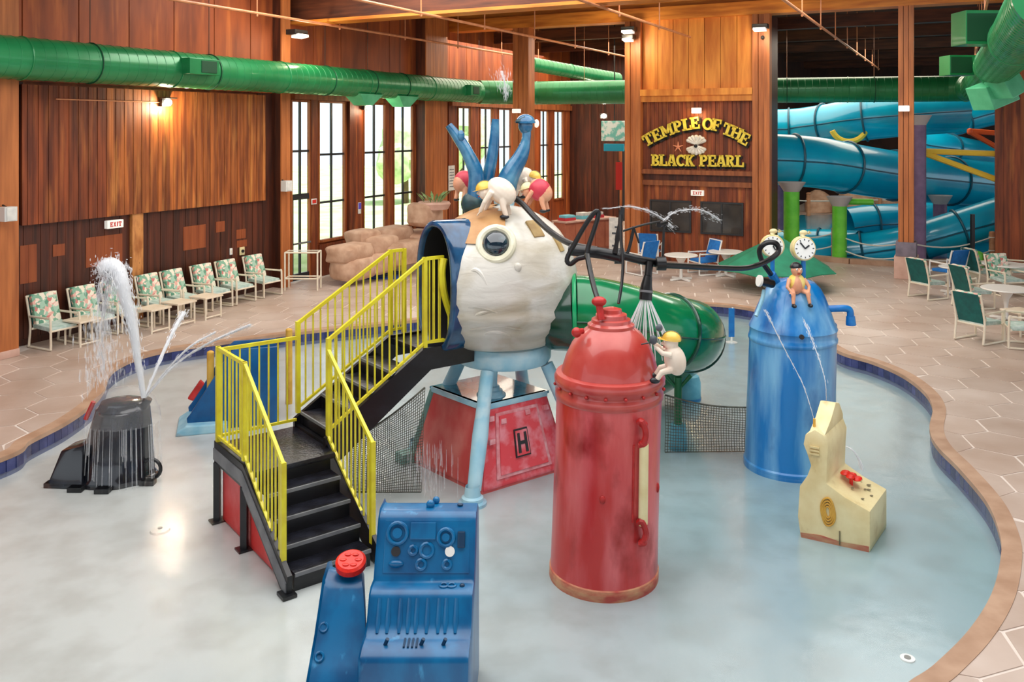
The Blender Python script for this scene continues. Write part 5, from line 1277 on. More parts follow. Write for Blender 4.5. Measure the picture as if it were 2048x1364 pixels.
for k in range(26):
    a_ = 2*PI*k/26+rr.uniform(-.1,.1); q0 = nz[3]+Vector((.05*math.cos(a_), .05*math.sin(a_), 0)); q1 = q0+Vector((.16*math.cos(a_), .16*math.sin(a_), -.34)); q2 = q1+Vector((.05*math.cos(a_), .05*math.sin(a_), -.25))
    mb.tube([q0, q1, q2], [.006,.007,.004], 5)
tag(mb.build('shower_water', 'spray', None, 60), 'white shower of water under the black nozzle', 'water', kind='stuff')
jet('water_jet', 'thin water arc blown sideways above the black pipes', [W(1205,418,9.4), W(1262,414,9.5), W(1310,428,9.6), W(1345,455,9.8)], .004, .012, 160, .03, 7, 'mist')
jet('water_jet', 'thin water arc spraying right from the black sprinkler head', [W(1322,446,9.6), W(1350,424,9.8), W(1400,420,10.2), W(1440,440,10.6)], .003, .012, 160, .04, 8, 'mist')
cn = cA+xa*.60+xb*.12+UP*1.26; c2_ = cA+xa*.57+xb*.45+UP*1.30
jet('water_jet', 'left thin jet rising from the cream seat toward the blue tank', [cn, W(1606,770,9.9), W(1560,680,10.4), W(1530,620,10.8)], .003, .007, 60, .012, 9, 'mist')
jet('water_jet', 'right thin jet rising from the cream seat toward the blue tank', [c2_, W(1650,760,9.9), W(1628,690,10.4), W(1608,640,10.8)], .003, .007, 90, .015, 10, 'mist')
jet('water_jet', 'short arc of water falling on the red wheel of the cream seat', [W(1692,893,9.6), W(1705,900,9.5), W(1718,920,9.5), W(1724,940,9.5)], .006, .012, 40, .012, 11)
mb = MB()
for k in range(110):
    x_ = rr.gauss(858, 24); p = W(x_, rr.uniform(880, 955), 10.55); mb.tube([p, p-UP*rr.uniform(.1,.3)], [.002,.005], 4)
tag(mb.build('water_drips', 'mist', None, 60), 'misty water streaks falling in front of the strongbox side', 'water', kind='stuff')
jet('water_jet', 'small burst of water spraying above the blue horns', [W(1010,200,11.9), W(1012,180,11.9), W(1008,160,11.9), W(1003,142,11.9)], .003, .012, 220, .06, 12, 'mist', fall=.3)

# ================================================================== GREEN AIR DUCTS
def duct(lab, path, r, lab_extra=None, n=28, corr=True):
    t = thing('air_duct', lab, 'air duct', path[0])
    # short lengths of spiral duct with a raised joint between them
    for i in range(len(path)-1):
        MB().tube([path[i], path[i+1]], r, n, caps=(i in (0, len(path)-2))).build('duct_section', 'duct_green', t)
    for i in range(1, len(path)-1):
        d_ = (path[i+1]-path[i-1]).normalized(); MB().torus(path[i], d_, r+.004, .016, n, 6).build('duct_joint', 'duct_green', t)
    mb = MB()
    for i in range(len(path)-1):
        L_ = (path[i+1]-path[i]).length; d_ = (path[i+1]-path[i]).normalized(); k = int(L_/.22)
        for j in range(1, k): mb.torus(path[i]+d_*(L_*j/k), d_, r+.0015, .006, 24, 4)
    mb.build('spiral_ridges', 'duct_green', t, kind='stuff')
    return t
dz = 5.46; dr = .39
pA = [LW(s, .92, dz) for s in (-4, -.6, 2.8, 6.2, 9.6, 13, 16.2)]
d1 = duct('long green round air duct running along the left wall above the windows', pA, dr)
def dbox(t, c, u_, v_, w_, nm, m, grille=True):
    MB().obox(c, u_, v_, w_).build(nm, m, t, 0, .01)
s_ = s_at(398, 1.35); c = LW(s_, 1.33, dz+.06); dbox(d1, c, D*.42, Nn*.20, UP*.17, 'outlet_box', 'duct_green')
dbox(d1, LW(s_+.12, 1.535, dz+.06), D*.22, Nn*.008, UP*.13, 'outlet_grille', 'duct_dark'); 
s_ = s_at(945, 1.35); dbox(d1, LW(s_, 1.36, dz), D*.35, Nn*.14, UP*.18, 'outlet_box', 'duct_green'); dbox(d1, LW(s_, 1.505, dz), D*.2, Nn*.008, UP*.13, 'outlet_grille', 'duct_dark')
for px in (727, 803):
    s_ = s_at(px, .92); c = LW(s_, .92, dz-dr-.08)
    MB().add([c+D*a_*.55+Nn*b_*.30+UP*.16 for a_, b_ in ((-1,-1),(1,-1),(1,1),(-1,1))]+[c+D*a_*.18+Nn*b_*.2-UP*.16 for a_, b_ in ((-1,-1),(1,-1),(1,1),(-1,1))], [(0,1,2,3),(4,5,6,7),(0,1,5,4),(1,2,6,5),(2,3,7,6),(3,0,4,7)]).build('diffuser', 'duct_light', d1, 0, .01)
for px in (180, 418, 650, 735, 800, 958):
    s_ = s_at(px, .92); q = LW(s_, .92, dz)
    MB().tube([q+UP*dr, q+UP*(CZ-dz)], .008, 5).build('hanger_rod', 'lamp_dark', d1); MB().torus(q, D, dr+.012, .012, 24, 6).build('hanger_strap', 'duct_dark', d1)
pe = pA[-1]
pB = [pe+D*.3, Vector((.9, 31.9, dz)), Vector((4.2, 31.0, dz)), Vector((7.6, 30.0, dz)), Vector((11.2, 29.2, dz)), Vector((14.2, 28.4, dz))]
d2 = duct('green round air duct crossing behind the timber pillars', pB, .42)
for q in (Vector((2.6,31.5,dz)), Vector((9.3,29.6,dz)), Vector((12.0,29.0,dz))): MB().tube([q+UP*.4, q+UP*(CZ-dz)], .008, 5).build('hanger_rod', 'copper', d2); MB().torus(q, pB[3]-pB[2], .435, .012, 24, 6).build('hanger_strap', 'duct_dark', d2)
el = [Vector((14.2,28.4,dz)), Vector((14.55,28.05,dz)), Vector((14.5,27.4,dz))]
pC = [el[0], el[1], el[2], Vector((12.6,23.4,5.5)), Vector((10.3,18.6,5.55)), Vector((8.1,14.0,5.62)), Vector((5.9,9.5,5.68))]
d3 = duct('large green air duct coming toward the camera at the upper right', pC, .42)
def rbox(px, py, Y, a_, b_, c_, nm, m): dbox(d3, W(px, py, Y), Vector((a_,0,0)), Vector((0,b_,0)), UP*c_, nm, m)
def outlet(px0, py0, px1, py1, Y):
    a_ = W(px0, py0, Y); b_ = W(px1, py1, Y); c = (a_+b_)/2; hx = abs(b_.x-a_.x)/2; hz_ = abs(b_.z-a_.z)/2
    MB().obox(c+Vector((0,.25,0)), (hx,0,0), (0,.25,0), (0,0,hz_)).build('outlet_box', 'duct_green', d3, 0, .01)
    MB().obox(c+Vector((-hx*.15,-.012,0)), (hx*.8,0,0), (0,.01,0), (0,0,hz_*.8)).build('outlet_grille', 'duct_dark', d3, 0)
outlet(1932, 20, 2018, 88, 14.5); outlet(1900, 110, 1952, 150, 19.5)
q = W(1985, 188, 19); MB().obox(q, Vector((.36,.15,.12)), Vector((-.1,.25,0)), Vector((-.09,0,.24))).build('diffuser', 'duct_light', d3, 0, .02)
q = W(2012, 172, 18.6); MB().obox(q, Vector((.22,.1,.10)), Vector((-.1,.22,0)), Vector((-.10,0,.18))).build('diffuser', 'duct_light', d3, 0, .02)
# far small duct
duct('thin green duct far behind under the dark ceiling left of the sign', [W(1062,128,32.5), W(1140,142,34), W(1235,158,36)], .26)

# ================================================================== SPRINKLER PIPES
zp = 6.9; pd = Vector((.4555, .89, 0))
def spr(px, y_end, lab, px_e):
    a_ = W(px, 0, (zp-H)*F/255); st = a_-pd*5; Y1 = (zp-H)*F/(255-y_end); ln = (Y1-a_.y)/pd.y
    t = thing('sprinkler_pipe', lab, 'pipe', st, 0, 'copper sprinkler pipes under the ceiling')
    MB().tube([st, a_+pd*ln], .035, 8).build('pipe', 'copper', t)
    k = 0; x = 1.2
    while x < 5+ln:
        q = st+pd*x; MB().tube([q, Vector((q.x, q.y, CZ))], .016, 6).build('hanger_rod', 'copper', t); MB().ell(q-UP*.05, .03,.03,.04,8,6).build('sprinkler_head', 'copper', t); x += 3.1
spr(352, 118, 'leftmost copper sprinkler pipe crossing above the tall windows', 0)
spr(718, 150, 'copper sprinkler pipe running toward the dark beams left of the sign wall', 0)
spr(1160, 74, 'copper sprinkler pipe ending at the top of the sign wall', 0)
spr(1568, 138, 'steep copper sprinkler pipe right of the sign wall', 0)
spr(1975, 120, 'copper sprinkler pipe beside the big green duct at upper right', 0)

# ================================================================== LIGHT FIXTURES
def point(loc, e, col=(1,.82,.58), r=.08):
    l = bpy.data.lights.new('lamp_light', 'POINT'); l.energy = e; l.color = col; l.shadow_soft_size = r
    o = bpy.data.objects.new('lamp_light', l); COL.objects.link(o); o.location = loc; return o
def wall_lamp(px, py, v0, lab, e, conduit=None):
    s = s_at(px, v0); Y = LW(s, v0).y; z = H-(py-CY)*Y/F; c = LW(s, v0, z); t = thing('wall_lamp', lab, 'lamp', c)
    MB().obox(c+Nn*.05, D*.13, Nn*.05, UP*.09).build('housing', 'lamp_dark', t, 0, .01)
    MB().ell(c+Nn*.14, .09, .09, .08, 14, 8).build('bulb', 'lamp_bulb', t)
    MB().obox(c+Nn*.13+UP*.10, D*.16, Nn*.13, UP*.012).build('hood', 'lamp_dark', t, 0)
    if conduit:
        s2, s3 = s_at(conduit[0], v0+.02), s-.1; MB().tube([LW(s2, v0+.02, z), LW(s3, v0+.02, z)], .014, 6).build('conduit', 'copper', t)
    l = point(c+Nn*.26-UP*.10, e); l.parent = t; l.location = wm(t).inverted() @ (c+Nn*.26-UP*.12)
    return t
wall_lamp(327, 205, .16, 'glowing wall lamp on the plank panel with a long conduit', 110, (112, 0))
wall_lamp(729, 214, .17, 'glowing lamp between the tall windows under the duct', 30)
q = W(1207, 232, 36.5); t = thing('wall_lamp', 'bright lamp in the dark back corner left of the sign wall', 'lamp', q)
MB().obox(q, (.15,0,0), (0,.08,0), (0,0,.10)).build('housing', 'lamp_dark', t, 0, .01); MB().ell(q+Vector((0,-.12,0)), .12,.12,.10).build('bulb', 'lamp_bulb', t); MB().obox(q+Vector((0,.4,0)), (.03,0,0), (0,.4,0), (0,0,.03)).build('bracket', 'lamp_dark', t, 0)
l = point(q, 60); l.parent = t; l.location = (0, -.35, -.2)
q = W(1073, 247, 33); t = thing('wall_sconce', 'small warm sconce on the pier beside the far windows', 'lamp', q); MB().ell(q, .10,.10,.16).build('shade', 'lamp_lens', t); MB().obox(q+Vector((-.1,.12,0)), (.06,0,0), (0,.1,0), (0,0,.06)).build('bracket', 'lamp_dark', t, 0)
def flood(q, dirv, lab, wd=.30, lit=True):
    t = thing('flood_light', lab, 'lamp', q, 0, 'dark flood lights on the timbers'); dv = Vector(dirv).normalized(); sd = Vector((-dv.y, dv.x, 0))
    MB().obox(q+UP*.06, sd*wd*.55, dv*.16, UP*.07).build('housing', 'lamp_dark', t, 0, .02)
    MB().obox(q+dv*.10-UP*.04, sd*wd*.45, dv*.12+UP*.02, (UP-dv*.1)*.035).build('lens', 'lamp_lens', t, 0, .01)
    lf = point(q, 45, (1,.84,.6), .12); lf.parent = t; lf.location = wm(t).inverted() @ (q+dv*.45-UP*.25)
    MB().obox(q-dv*.20+UP*.05, sd*.04, dv*.05, UP*.04).build('bracket', 'lamp_dark', t, 0)
s_ = s_at(585, .6); flood(LW(s_, .75, H-(70-CY)*LW(s_, .7).y/F), Nn, 'dark flood light on the column left of the tall windows', .45)
Yt = TP(t_at(1258), 0).y
flood(W(1258, 62, Yt-.62), -D, 'upper flood light at the left post of the sign wall', .40); flood(W(1258, 78, Yt-.62), -D, 'lower pale flood light at the left post of the sign wall', .34)
flood(W(1521, 57, TP(t_at(1521),0).y-.62), -D, 'flood light at the right post of the sign wall', .40)
q = W(1525, 75, TP(t_at(1521),0).y-.42); t = thing('security_camera', 'small black camera below the right flood light', 'camera', q); MB().ell(q, .05,.05,.06).build('dome', 'lamp_dark', t); MB().obox(q+D*.05, Nn*.05, D*.06, UP*.03).build('bracket', 'lamp_dark', t, 0)
def tiny(px, py, Y, wd, ht, nm, lab, cat, m, mback='lamp_dark', letters=None):
    q = W(px, py, Y); t = thing(nm, lab, cat, q-UP*ht/2)
    MB().obox(q, Nn*wd/2, D*.05, UP*ht/2).build('box', m, t, 0, .015); MB().obox(q+D*.07, Nn*wd*.3, D*.04, UP*ht*.3).build('bracket', mback, t, 0); return t, q
t, q = tiny(1393, 221, TP(t_at(1393), 0).y-.28, .30, .17, 'sign_light', 'small lit lamp above the yellow lettering', 'lamp', 'lamp_lens')
l = point(q, 14, (1,.7,.35)); l.parent = t; l.location = wm(t).inverted() @ (q-D*.12-UP*.2)
tiny(1808, 217, 24.5-.36, .28, .16, 'pillar_lamp', 'small lit lamp on the pillar in front of the blue slides', 'lamp', 'lamp_lens')
tiny(1033, 222, TP(t_at(1040), 0).y-.40, .30, .14, 'pillar_lamp', 'small lit lamp on the pillar behind the egg', 'lamp', 'lamp_lens')

# ---- stroke lettering (slab serif), used for the sign and the exit signs
def ring(cx, cy, rx, ry, t, a0, a1, n=10):
    o = [(cx+rx*math.cos(a0+(a1-a0)*i/n), cy+ry*math.sin(a0+(a1-a0)*i/n)) for i in range(n+1)]
    i_ = [(cx+(rx-t)*math.cos(a0+(a1-a0)*i/n), cy+(ry-t*.8)*math.sin(a0+(a1-a0)*i/n)) for i in range(n+1)]
    return [[o[k], o[k+1], i_[k+1], i_[k]] for k in range(n)]
def R(x0, y0, x1, y1): return [(x0,y0),(x1,y0),(x1,y1),(x0,y1)]
def Q(x0, y0, x1, y1, t): return [(x0-t/2,y0),(x0+t/2,y0),(x1+t/2,y1),(x1-t/2,y1)]
sf = .13
GL = {
 'T': (.84, [R(.30,0,.54,1), R(0,.84,.84,1), R(.16,0,.68,sf), R(0,.62,.12,.9), R(.72,.62,.84,.9)]),
 'E': (.80, [R(.10,0,.34,1), R(0,.86,.76,1), R(0,0,.80,.14), R(.3,.43,.58,.57), R(.64,.66,.76,.9), R(.68,.1,.80,.34), R(.52,.36,.60,.64)]),
 'M': (1.14, [R(.10,0,.30,1), R(.84,0,1.04,1), Q(.20,1,.57,.25,.24), Q(.94,1,.57,.25,.24), R(0,0,.42,sf), R(.72,0,1.14,sf), R(0,.87,.3,1), R(.84,.87,1.14,1)]),
 'P': (.80, [R(.10,0,.34,1), R(0,0,.50,sf), R(0,.87,.4,1)]+ring(.40,.70,.38,.30,.22,-PI/2,PI/2)+[R(.3,.40,.42,.53), R(.3,.87,.42,1)]),
 'L': (.80, [R(.12,0,.36,1), R(0,0,.80,.15), R(0,.87,.50,1), R(.68,.1,.80,.40)]),
 'O': (.92, ring(.46,.5,.46,.51,.22,0,2*PI,20)),
 'F': (.78, [R(.10,0,.34,1), R(0,.86,.78,1), R(0,0,.50,sf), R(.3,.42,.58,.56), R(.66,.62,.78,.9), R(.52,.34,.60,.64)]),
 'H': (.96, [R(.10,0,.33,1), R(.63,0,.86,1), R(.3,.43,.66,.57), R(0,0,.43,sf), R(.53,0,.96,sf), R(0,.87,.43,1), R(.53,.87,.96,1)]),
 'B': (.82, [R(.10,0,.34,1), R(0,0,.4,sf), R(0,.87,.4,1), R(.3,.44,.44,.56)]+ring(.40,.74,.34,.26,.20,-PI/2,PI/2)+ring(.40,.27,.42,.28,.22,-PI/2,PI/2)),
 'A': (.98, [Q(.18,0,.45,1,.20), Q(.80,0,.53,1,.24), R(.26,.26,.72,.38), R(0,0,.38,sf), R(.58,0,.98,sf), R(.3,.87,.62,1)]),
 'C': (.86, ring(.46,.5,.46,.51,.23,.75,2*PI-.75,16)+[R(.72,.62,.84,1)]),
 'K': (.92, [R(.10,0,.34,1), Q(.36,.45,.74,1,.20), Q(.76,0,.42,.55,.24), R(0,0,.43,sf), R(0,.87,.43,1), R(.56,0,.92,sf), R(.54,.87,.88,1)]),
 'R': (.90, [R(.10,0,.34,1), R(0,0,.46,sf), R(0,.87,.4,1)]+ring(.40,.73,.37,.27,.21,-PI/2,PI/2)+[Q(.74,0,.46,.5,.24), R(.62,0,.90,sf), R(.3,.46,.42,.57)]),
 'X': (.8, [Q(.12,0,.68,1,.22), Q(.68,0,.12,1,.22)]), 'I': (.4, [R(.08,0,.32,1)]),
}
# ---- the big sign
sg_ = thing('lettering_sign', 'yellow raised letters reading TEMPLE OF THE BLACK PEARL on the plank wall', 'sign', TP(t_at(1395), zt(340), .13))
def put_letter(ch, c, ang, hgt, wfac=1.0, parent=sg_, m='sign_yellow', sh=True, th=.07, o0=.14):
    wd, polys = GL[ch]; ca, sa = math.cos(ang), math.sin(ang)
    def build(dx, dz_, o_a, o_b, mm, nm, grow, par):
        mb = MB()
        for pl_ in polys:
            qq = []
            mx = sum(p[0] for p in pl_)/len(pl_); my = sum(p[1] for p in pl_)/len(pl_)
            for x, y in pl_:
                x += math.copysign(grow, x-mx); y += math.copysign(grow, y-my)
                u_ = (x-wd/2)*hgt*wfac; v_ = (y-.5)*hgt; qq.append((u_*ca-v_*sa+dx, u_*sa+v_*ca+dz_))
            mb.prism(qq, c, Nn, UP, -D, o_a, o_b)
        return mb.build(nm, mm, par, 0)
    L_ = build(0, 0, .03, .03+th, m, 'letter', 0, parent); L_['label'] = 'yellow letter '+ch
    if sh: build(.035, -.05, .0, .03, 'sign_black', 'letter_shadow', .05, L_)
def zt2(px, y): return H-(y-CY)*TP(t_at(px, .14), 0, .14).y/F
# arc through three picture points on the wall
arc = [(1298,283),(1320,271),(1344,262),(1367,254),(1387,249),(1408,247)]
def wallpt(px, y): t__ = t_at(px, .14); return TP(t__, zt2(px, y), .14)
top_chars = [('T',1297,279,30),('E',1314,270,25),('M',1335,261,19),('P',1356,253,13),('L',1374,249,9),('E',1391,246,6),('O',1417,248,-6),('F',1434,250,-10),('T',1457,259,-20),('H',1474,266,-23),('E',1490,277,-27)]
for ch, px, y, an in top_chars: put_letter(ch, wallpt(px, y), math.radians(an), .37, .98)
for ch, px in zip('BLACK', (1312,1327.5,1345,1363,1381)): put_letter(ch, wallpt(px, 321+ (px-1395)*.012), -.01, .36, .92)
for ch, px in zip('PEARL', (1408,1425,1443.5,1462,1480)): put_letter(ch, wallpt(px, 321+(px-1395)*.012), -.01, .36, .92)
q = wallpt(1356, 294); st = thing('starfish_ornament', 'small orange starfish ornament left of the shell', 'ornament', q)
for k in range(5):
    a_ = k*2*PI/5+.3; MB().tube([q, q+Nn*math.cos(a_)*.17+UP*math.sin(a_)*.17], [.035,.010], 6).build('arm', 'starfish', st)
q = wallpt(1393, 290)-D*.03; sh_ = thing('shell_ornament', 'white open clam shell with a black pearl between the sign lines', 'ornament', q)
for half, zz in ((1, .10), (-1, -.10)):
    for k in range(7):
        a_ = PI*(k+.5)/7; tip = q+Nn*math.cos(a_)*.26+UP*(zz+half*math.sin(a_)*.16); MB().tube([q+UP*zz*.2, tip], [.03,.065], 8).ell(tip, .065,.05,.06,8,6).build('shell_rib', 'shell_white', sh_)
MB().ell(q-D*.06-UP*.03, .055,.055,.055).build('pearl', 'boot_black', sh_)
# exit signs
def exit_sign(c, U, Nrm, lab):
    t = thing('exit_sign', lab, 'sign', c-UP*.12); U = Vector(U); Nrm = Vector(Nrm)
    MB().obox(c, U*.20, Nrm*.05, UP*.085).build('box', 'exit_sign', t, 0, .01)
    x = -.135
    for ch in 'EXIT':
        wd, polys = GL[ch]; mb = MB()
        for pl_ in polys: mb.prism([(x+a_*.085, (b_-.5)*.10) for a_, b_ in pl_], c, U, UP, Nrm, .05, .056)
        mb.build('letter', 'exit_red', t, 0); x += wd*.085+.013
    MB().obox(c-Nrm*.07+UP*.02, U*.08, Nrm*.03, UP*.04).build('bracket', 'lamp_dark', t, 0)
exit_sign(wallpt(1395, 386)-D*.0, Nn, -D, 'lit exit sign above the dark windows of the sign wall')
s_, z_ = wpx(228, 448, .14); exit_sign(LW(s_, .14, z_), D, Nn, 'lit exit sign on the dark planks of the left wall')
def wbox(px, py, v, wd, ht, th, nm, lab, cat, m, extra=None):
    s, z = wpx(px, py, v); c = LW(s, v, z); t = thing(nm, lab, cat, c-UP*ht/2)
    MB().obox(c, D*wd/2, Nn*th/2, UP*ht/2).build('body', m, t, 0, .008)
    if extra: extra(t, c)
    return t
def spk(t, c):
    MB().obox(c+Nn*.10, D*.085, Nn*.01, UP*.12).build('grille', 'paper_white', t, 0, .01); MB().tube([c+UP*.15-Nn*.15, c+UP*.12-Nn*.05], .02, 6).build('bracket', 'lamp_dark', t)
wbox(16, 428, .90, .24, .26, .18, 'wall_speaker', 'white wall speaker on the big column at the left edge', 'speaker', 'speaker_white', spk)
wbox(573, 372, .50, .24, .28, .18, 'wall_speaker', 'white wall speaker on the column beside the glass door', 'speaker', 'speaker_white', spk)
wbox(628, 403, .07, .22, .16, .02, 'small_sign', 'small red and white sign on the pier beside the door', 'sign', 'paper_white', lambda t, c: MB().obox(c+Nn*.014, D*.08, Nn*.003, UP*.05).build('print', 'exit_red', t, 0))
wbox(719, 416, .14, .14, .34, .02, 'poster', 'small purple and white poster between the tall windows', 'poster', 'paper_white', lambda t, c: MB().obox(c+Nn*.012+UP*.06, D*.065, Nn*.003, UP*.09).build('print', 'purple_poster', t, 0))
wbox(903, 356, .08, .42, .88, .03, 'notice_board', 'tall white notice sheet on the wall behind the egg', 'notice', 'paper_white', lambda t, c: [MB().obox(c+Nn*.017+UP*(.30-.1*k), D*.15, Nn*.002, UP*.012).build('text_line', 'rag_grey', t, 0) for k in range(7)])
wbox(462, 503, .05, .09, .16, .02, 'wall_switch', 'white switch plate low on the dark planks', 'switch', 'white_paint', lambda t, c: MB().obox(c+Nn*.015, D*.015, Nn*.006, UP*.03).build('toggle', 'pvc', t, 0))
wbox(484, 502, .06, .16, .20, .03, 'wall_panel', 'small cream panel with a dark knob next to the switch plate', 'panel', 'cream', lambda t, c: MB().disc(c+Nn*.015, .04, Nn, .03).build('knob', 'boot_black', t))

# ================================================================== ROCK LEDGE BY THE WINDOWS
def rock(px, py, Y, rx, ry, rz, lab, k, rz_=0):
    c = W(px, py, Y); mb = MB(); mb.ell((0,0,0), 1, 1, 1, 16, 12)
    for i, v in enumerate(mb.v):
        q = Vector([math.copysign(abs(a_)**.42, a_) for a_ in v]); f = 1+.16*mnoise.noise(v*1.7+Vector((k*5.1,0,0)))
        q = Vector((q.x*rx*f, q.y*ry*f, q.z*rz*(1+.1*mnoise.noise(v*2+Vector((0,k,0)))))); mb.v[i] = c+Matrix.Rotation(rz_, 3, 'Z') @ q
    o = mb.build('ledge_rock', 'rock', None, 50); tag(o, lab, 'rock', 'boulders of the window ledge')
ra = math.atan2(.89, .4555)
rocks = [(700,505,23.6,.62,.45,.24,'wide flat boulder at the left end of the ledge'),(705,536,23.5,.55,.45,.30,'squarish boulder under the left end of the ledge'),(725,474,24.6,.42,.4,.22,'rounded boulder on top of the ledge near the poster'),
 (755,492,24.6,.55,.45,.30,'long boulder in the middle of the ledge'),(785,470,25.6,.7,.45,.26,'long upper boulder below the second pair of windows'),(800,505,25.0,.8,.5,.34,'big lower boulder behind the yellow railing top'),(835,480,26.4,.7,.45,.30,'boulder just left of the egg doorway'),(755,525,24.2,.5,.4,.28,'low boulder at floor level behind the railing'),
 (850,428,26.0,.5,.4,.36,'pale tall boulder carrying the planter beside the column')]
for k, (px, py, Y, a_, b_, c_, lab) in enumerate(rocks): rock(px, py, Y, a_, b_, c_, lab, k, ra)
q = W(868, 418, 26.0); pt_ = thing('planter', 'pale planter with grey-green leaves above the egg doorway', 'plant', q)
MB().lathe([(0,0),(.42,0),(.50,.16),(.46,.22),(.40,.2),(0,.2)], q, 20).build('pot', 'stone_pink', pt_)
for k in range(26):
    a_ = random.uniform(0, 2*PI); l_ = random.uniform(.25,.55); b0 = q+UP*.2+Vector((math.cos(a_), math.sin(a_), 0))*random.uniform(0,.35); tip = b0+Vector((math.cos(a_)*l_*.7, math.sin(a_)*l_*.7, l_*.7)); sd = Vector((-math.sin(a_), math.cos(a_), 0))*.05
    MB().add([b0, b0.lerp(tip,.5)+sd+UP*.03, tip, b0.lerp(tip,.5)-sd+UP*.03, b0.lerp(tip,.5)+UP*.05], [(0,1,4),(1,2,4),(2,3,4),(3,0,4)]).build('leaf', 'leaf', pt_, 0)

# ================================================================== FAR LEFT CORNER: COUNTER AND ITEMS
q0, q1 = W(1130, 470, 29.0), W(1228, 480, 30.6); base = Vector((q0.x, q0.y, 0))
ct = thing('bar_counter', 'reddish counter in front of the dark back corner', 'counter', base)
cu = (Vector((q1.x,q1.y,0))-base).normalized(); cw = Vector((-cu.y, cu.x, 0)); Lc = (Vector((q1.x,q1.y,0))-base).length
MB().prism([(0,0),(Lc,0),(Lc,.55),(0,.55)], base, cu, cw, UP, 0, 1.02).build('body', 'counter_red', ct, 0, .02)
for k in range(5): MB().prism([(Lc*k/5+.02,-.02),(Lc*(k+1)/5-.02,-.02),(Lc*(k+1)/5-.02,0),(Lc*k/5+.02,0)], base, cu, cw, UP, .08, .95).build('panel', 'counter_red', ct, 0, .008)
MB().prism([(-.05,-.08),(Lc+.05,-.08),(Lc+.05,.6),(-.05,.6)], base, cu, cw, UP, 1.02, 1.08).build('worktop', 'stone_pink', ct, 0, .015)
for k, (u_, wd, ht, m, m2, lab) in enumerate(((.10,.5,.18,'box_red','cyan_box','red and pale blue box at the left end of the counter'),(.42,.42,.22,'cyan_box','paper_white','pale blue box in the middle of the counter'),(.68,.5,.20,'box_red','paper_white','red and white box at the right end of the counter'))):
    c = base+cu*(u_*Lc+.1)+cw*.25+UP*1.08; t = thing('counter_box', lab, 'box', c, 0, 'boxes on the counter'); MB().obox(c+UP*ht*.25, cu*wd/2, cw*.18, UP*ht*.25).build('tray', m, t, 0, .01); MB().obox(c+UP*ht*.75, cu*wd*.45, cw*.16, UP*ht*.25).build('lid', m2, t, 0, .02)
q = G(1232, 516); t = thing('white_stand', 'white board stand with dark marks right of the counter', 'stand', q)
MB().obox(q+UP*.65, Nn*.22, D*.06, UP*.65).build('board', 'paper_white', t, 0, .01)
for k in range(4): MB().obox(q+UP*(.4+.2*k)-D*.066+Nn*(.05 if k % 2 else -.04), Nn*.07, D*.004, UP*.03).build('mark', 'rag_grey', t, 0)
put(c2, G(1172, 490), 2.6, 'floral chair on the far deck behind the counter boxes', 'far patio chairs')
q = LW(Send-.1, 4.0, 0)
dk = thing('door_2', '', '', q); del dk['label']; del dk['category']; struct(dk)
mb = MB(); lbox(mb, Send-.10, Send-.04, 2.6, 4.6, 0, 3.2); mb.build('opening', 'interior_black', dk, 0)
mb = MB(); lbox(mb, Send-.14, Send-.02, 2.45, 2.6, 0, 3.35); lbox(mb, Send-.14, Send-.02, 4.6, 4.75, 0, 3.35); lbox(mb, Send-.14, Send-.02, 2.6, 4.6, 3.2, 3.35); mb.build('frame', 'trim_wood', dk, 0)
q = W(1228, 262, 33); t = thing('neon_panel', 'pale teal and white display panel in the dark back corner', 'display', q-UP*.5); MB().obox(q, Nn*.5, D*.05, UP*.38).build('panel', 'teal_glow', t, 0, .02); MB().obox(q-UP*.62, Nn*.4, D*.06, UP*.14).build('lower_panel', 'tube_aqua', t, 0, .02); MB().bar(q+UP*.3+D*.06, Vector((q.x, q.y, CZ))+D*.06, .04, .04).build('hanger', 'lamp_dark', t)
q = W(1238, 352, 31.5); t = thing('red_banner', 'narrow red banner beside the left post of the sign wall', 'banner', Vector((q.x,q.y,0))); MB().obox(q, Nn*.12, D*.02, UP*.5).build('cloth', 'exit_red', t, 0); MB().tube([Vector((q.x,q.y,0)), q+UP*.55], .02, 6).build('pole', 'lamp_dark', t)

# ================================================================== BLUE WATER SLIDES ON THE RIGHT
def flume(lab, pts, r, joints, m='tube_aqua'):
    p = catmull(pts, 8); t = thing('water_slide', lab, 'slide', Vector((pts[0].x, pts[0].y, 0)), 0, 'turquoise water slide tubes')
    cuts = [0]+[int(j*(len(p)-1)) for j in joints]+[len(p)-1]
    for a_, b_ in zip(cuts[:-1], cuts[1:]): MB().tube(p[a_:b_+1], r, 28, caps=False).build('tube_section', m, t)
    for c in cuts[1:-1]: MB().torus(p[c], (p[c+1]-p[c-1]), r+.03, .04, 28, 6).build('joint_ring', 'tube_seam', t)
    for sgn in (-1,):
        q = []
        for i in range(len(p)):
            d_ = (p[min(i+1,len(p)-1)]-p[max(i-1,0)]).normalized(); sd = d_.cross(UP).normalized()
            if sd.y > 0: sd = -sd
            q.append(p[i]+sd*(r+.005))
        MB().tube(q, .025, 6).build('seam', 'tube_seam', t)
    return t
flume('middle turquoise slide tube crossing right of the sign wall', [W(1500,318,29), W(1570,320,29), W(1640,326,29.2), W(1720,340,29.8), W(1800,352,30.6), W(1900,362,31.8), W(2010,372,33)], .85, (.22,.45,.66,.84))
flume('upper turquoise slide tube under the green duct', [W(1500,258,34), W(1580,258,34), W(1650,250,33), W(1730,238,32), W(1830,228,31.5), W(1920,222,31.5)], .78, (.2,.42,.62))
flume('thin far turquoise slide tube at the upper right', [W(1830,268,36), W(1900,248,36), W(1960,230,36), W(2030,214,36)], .55, (.5,))
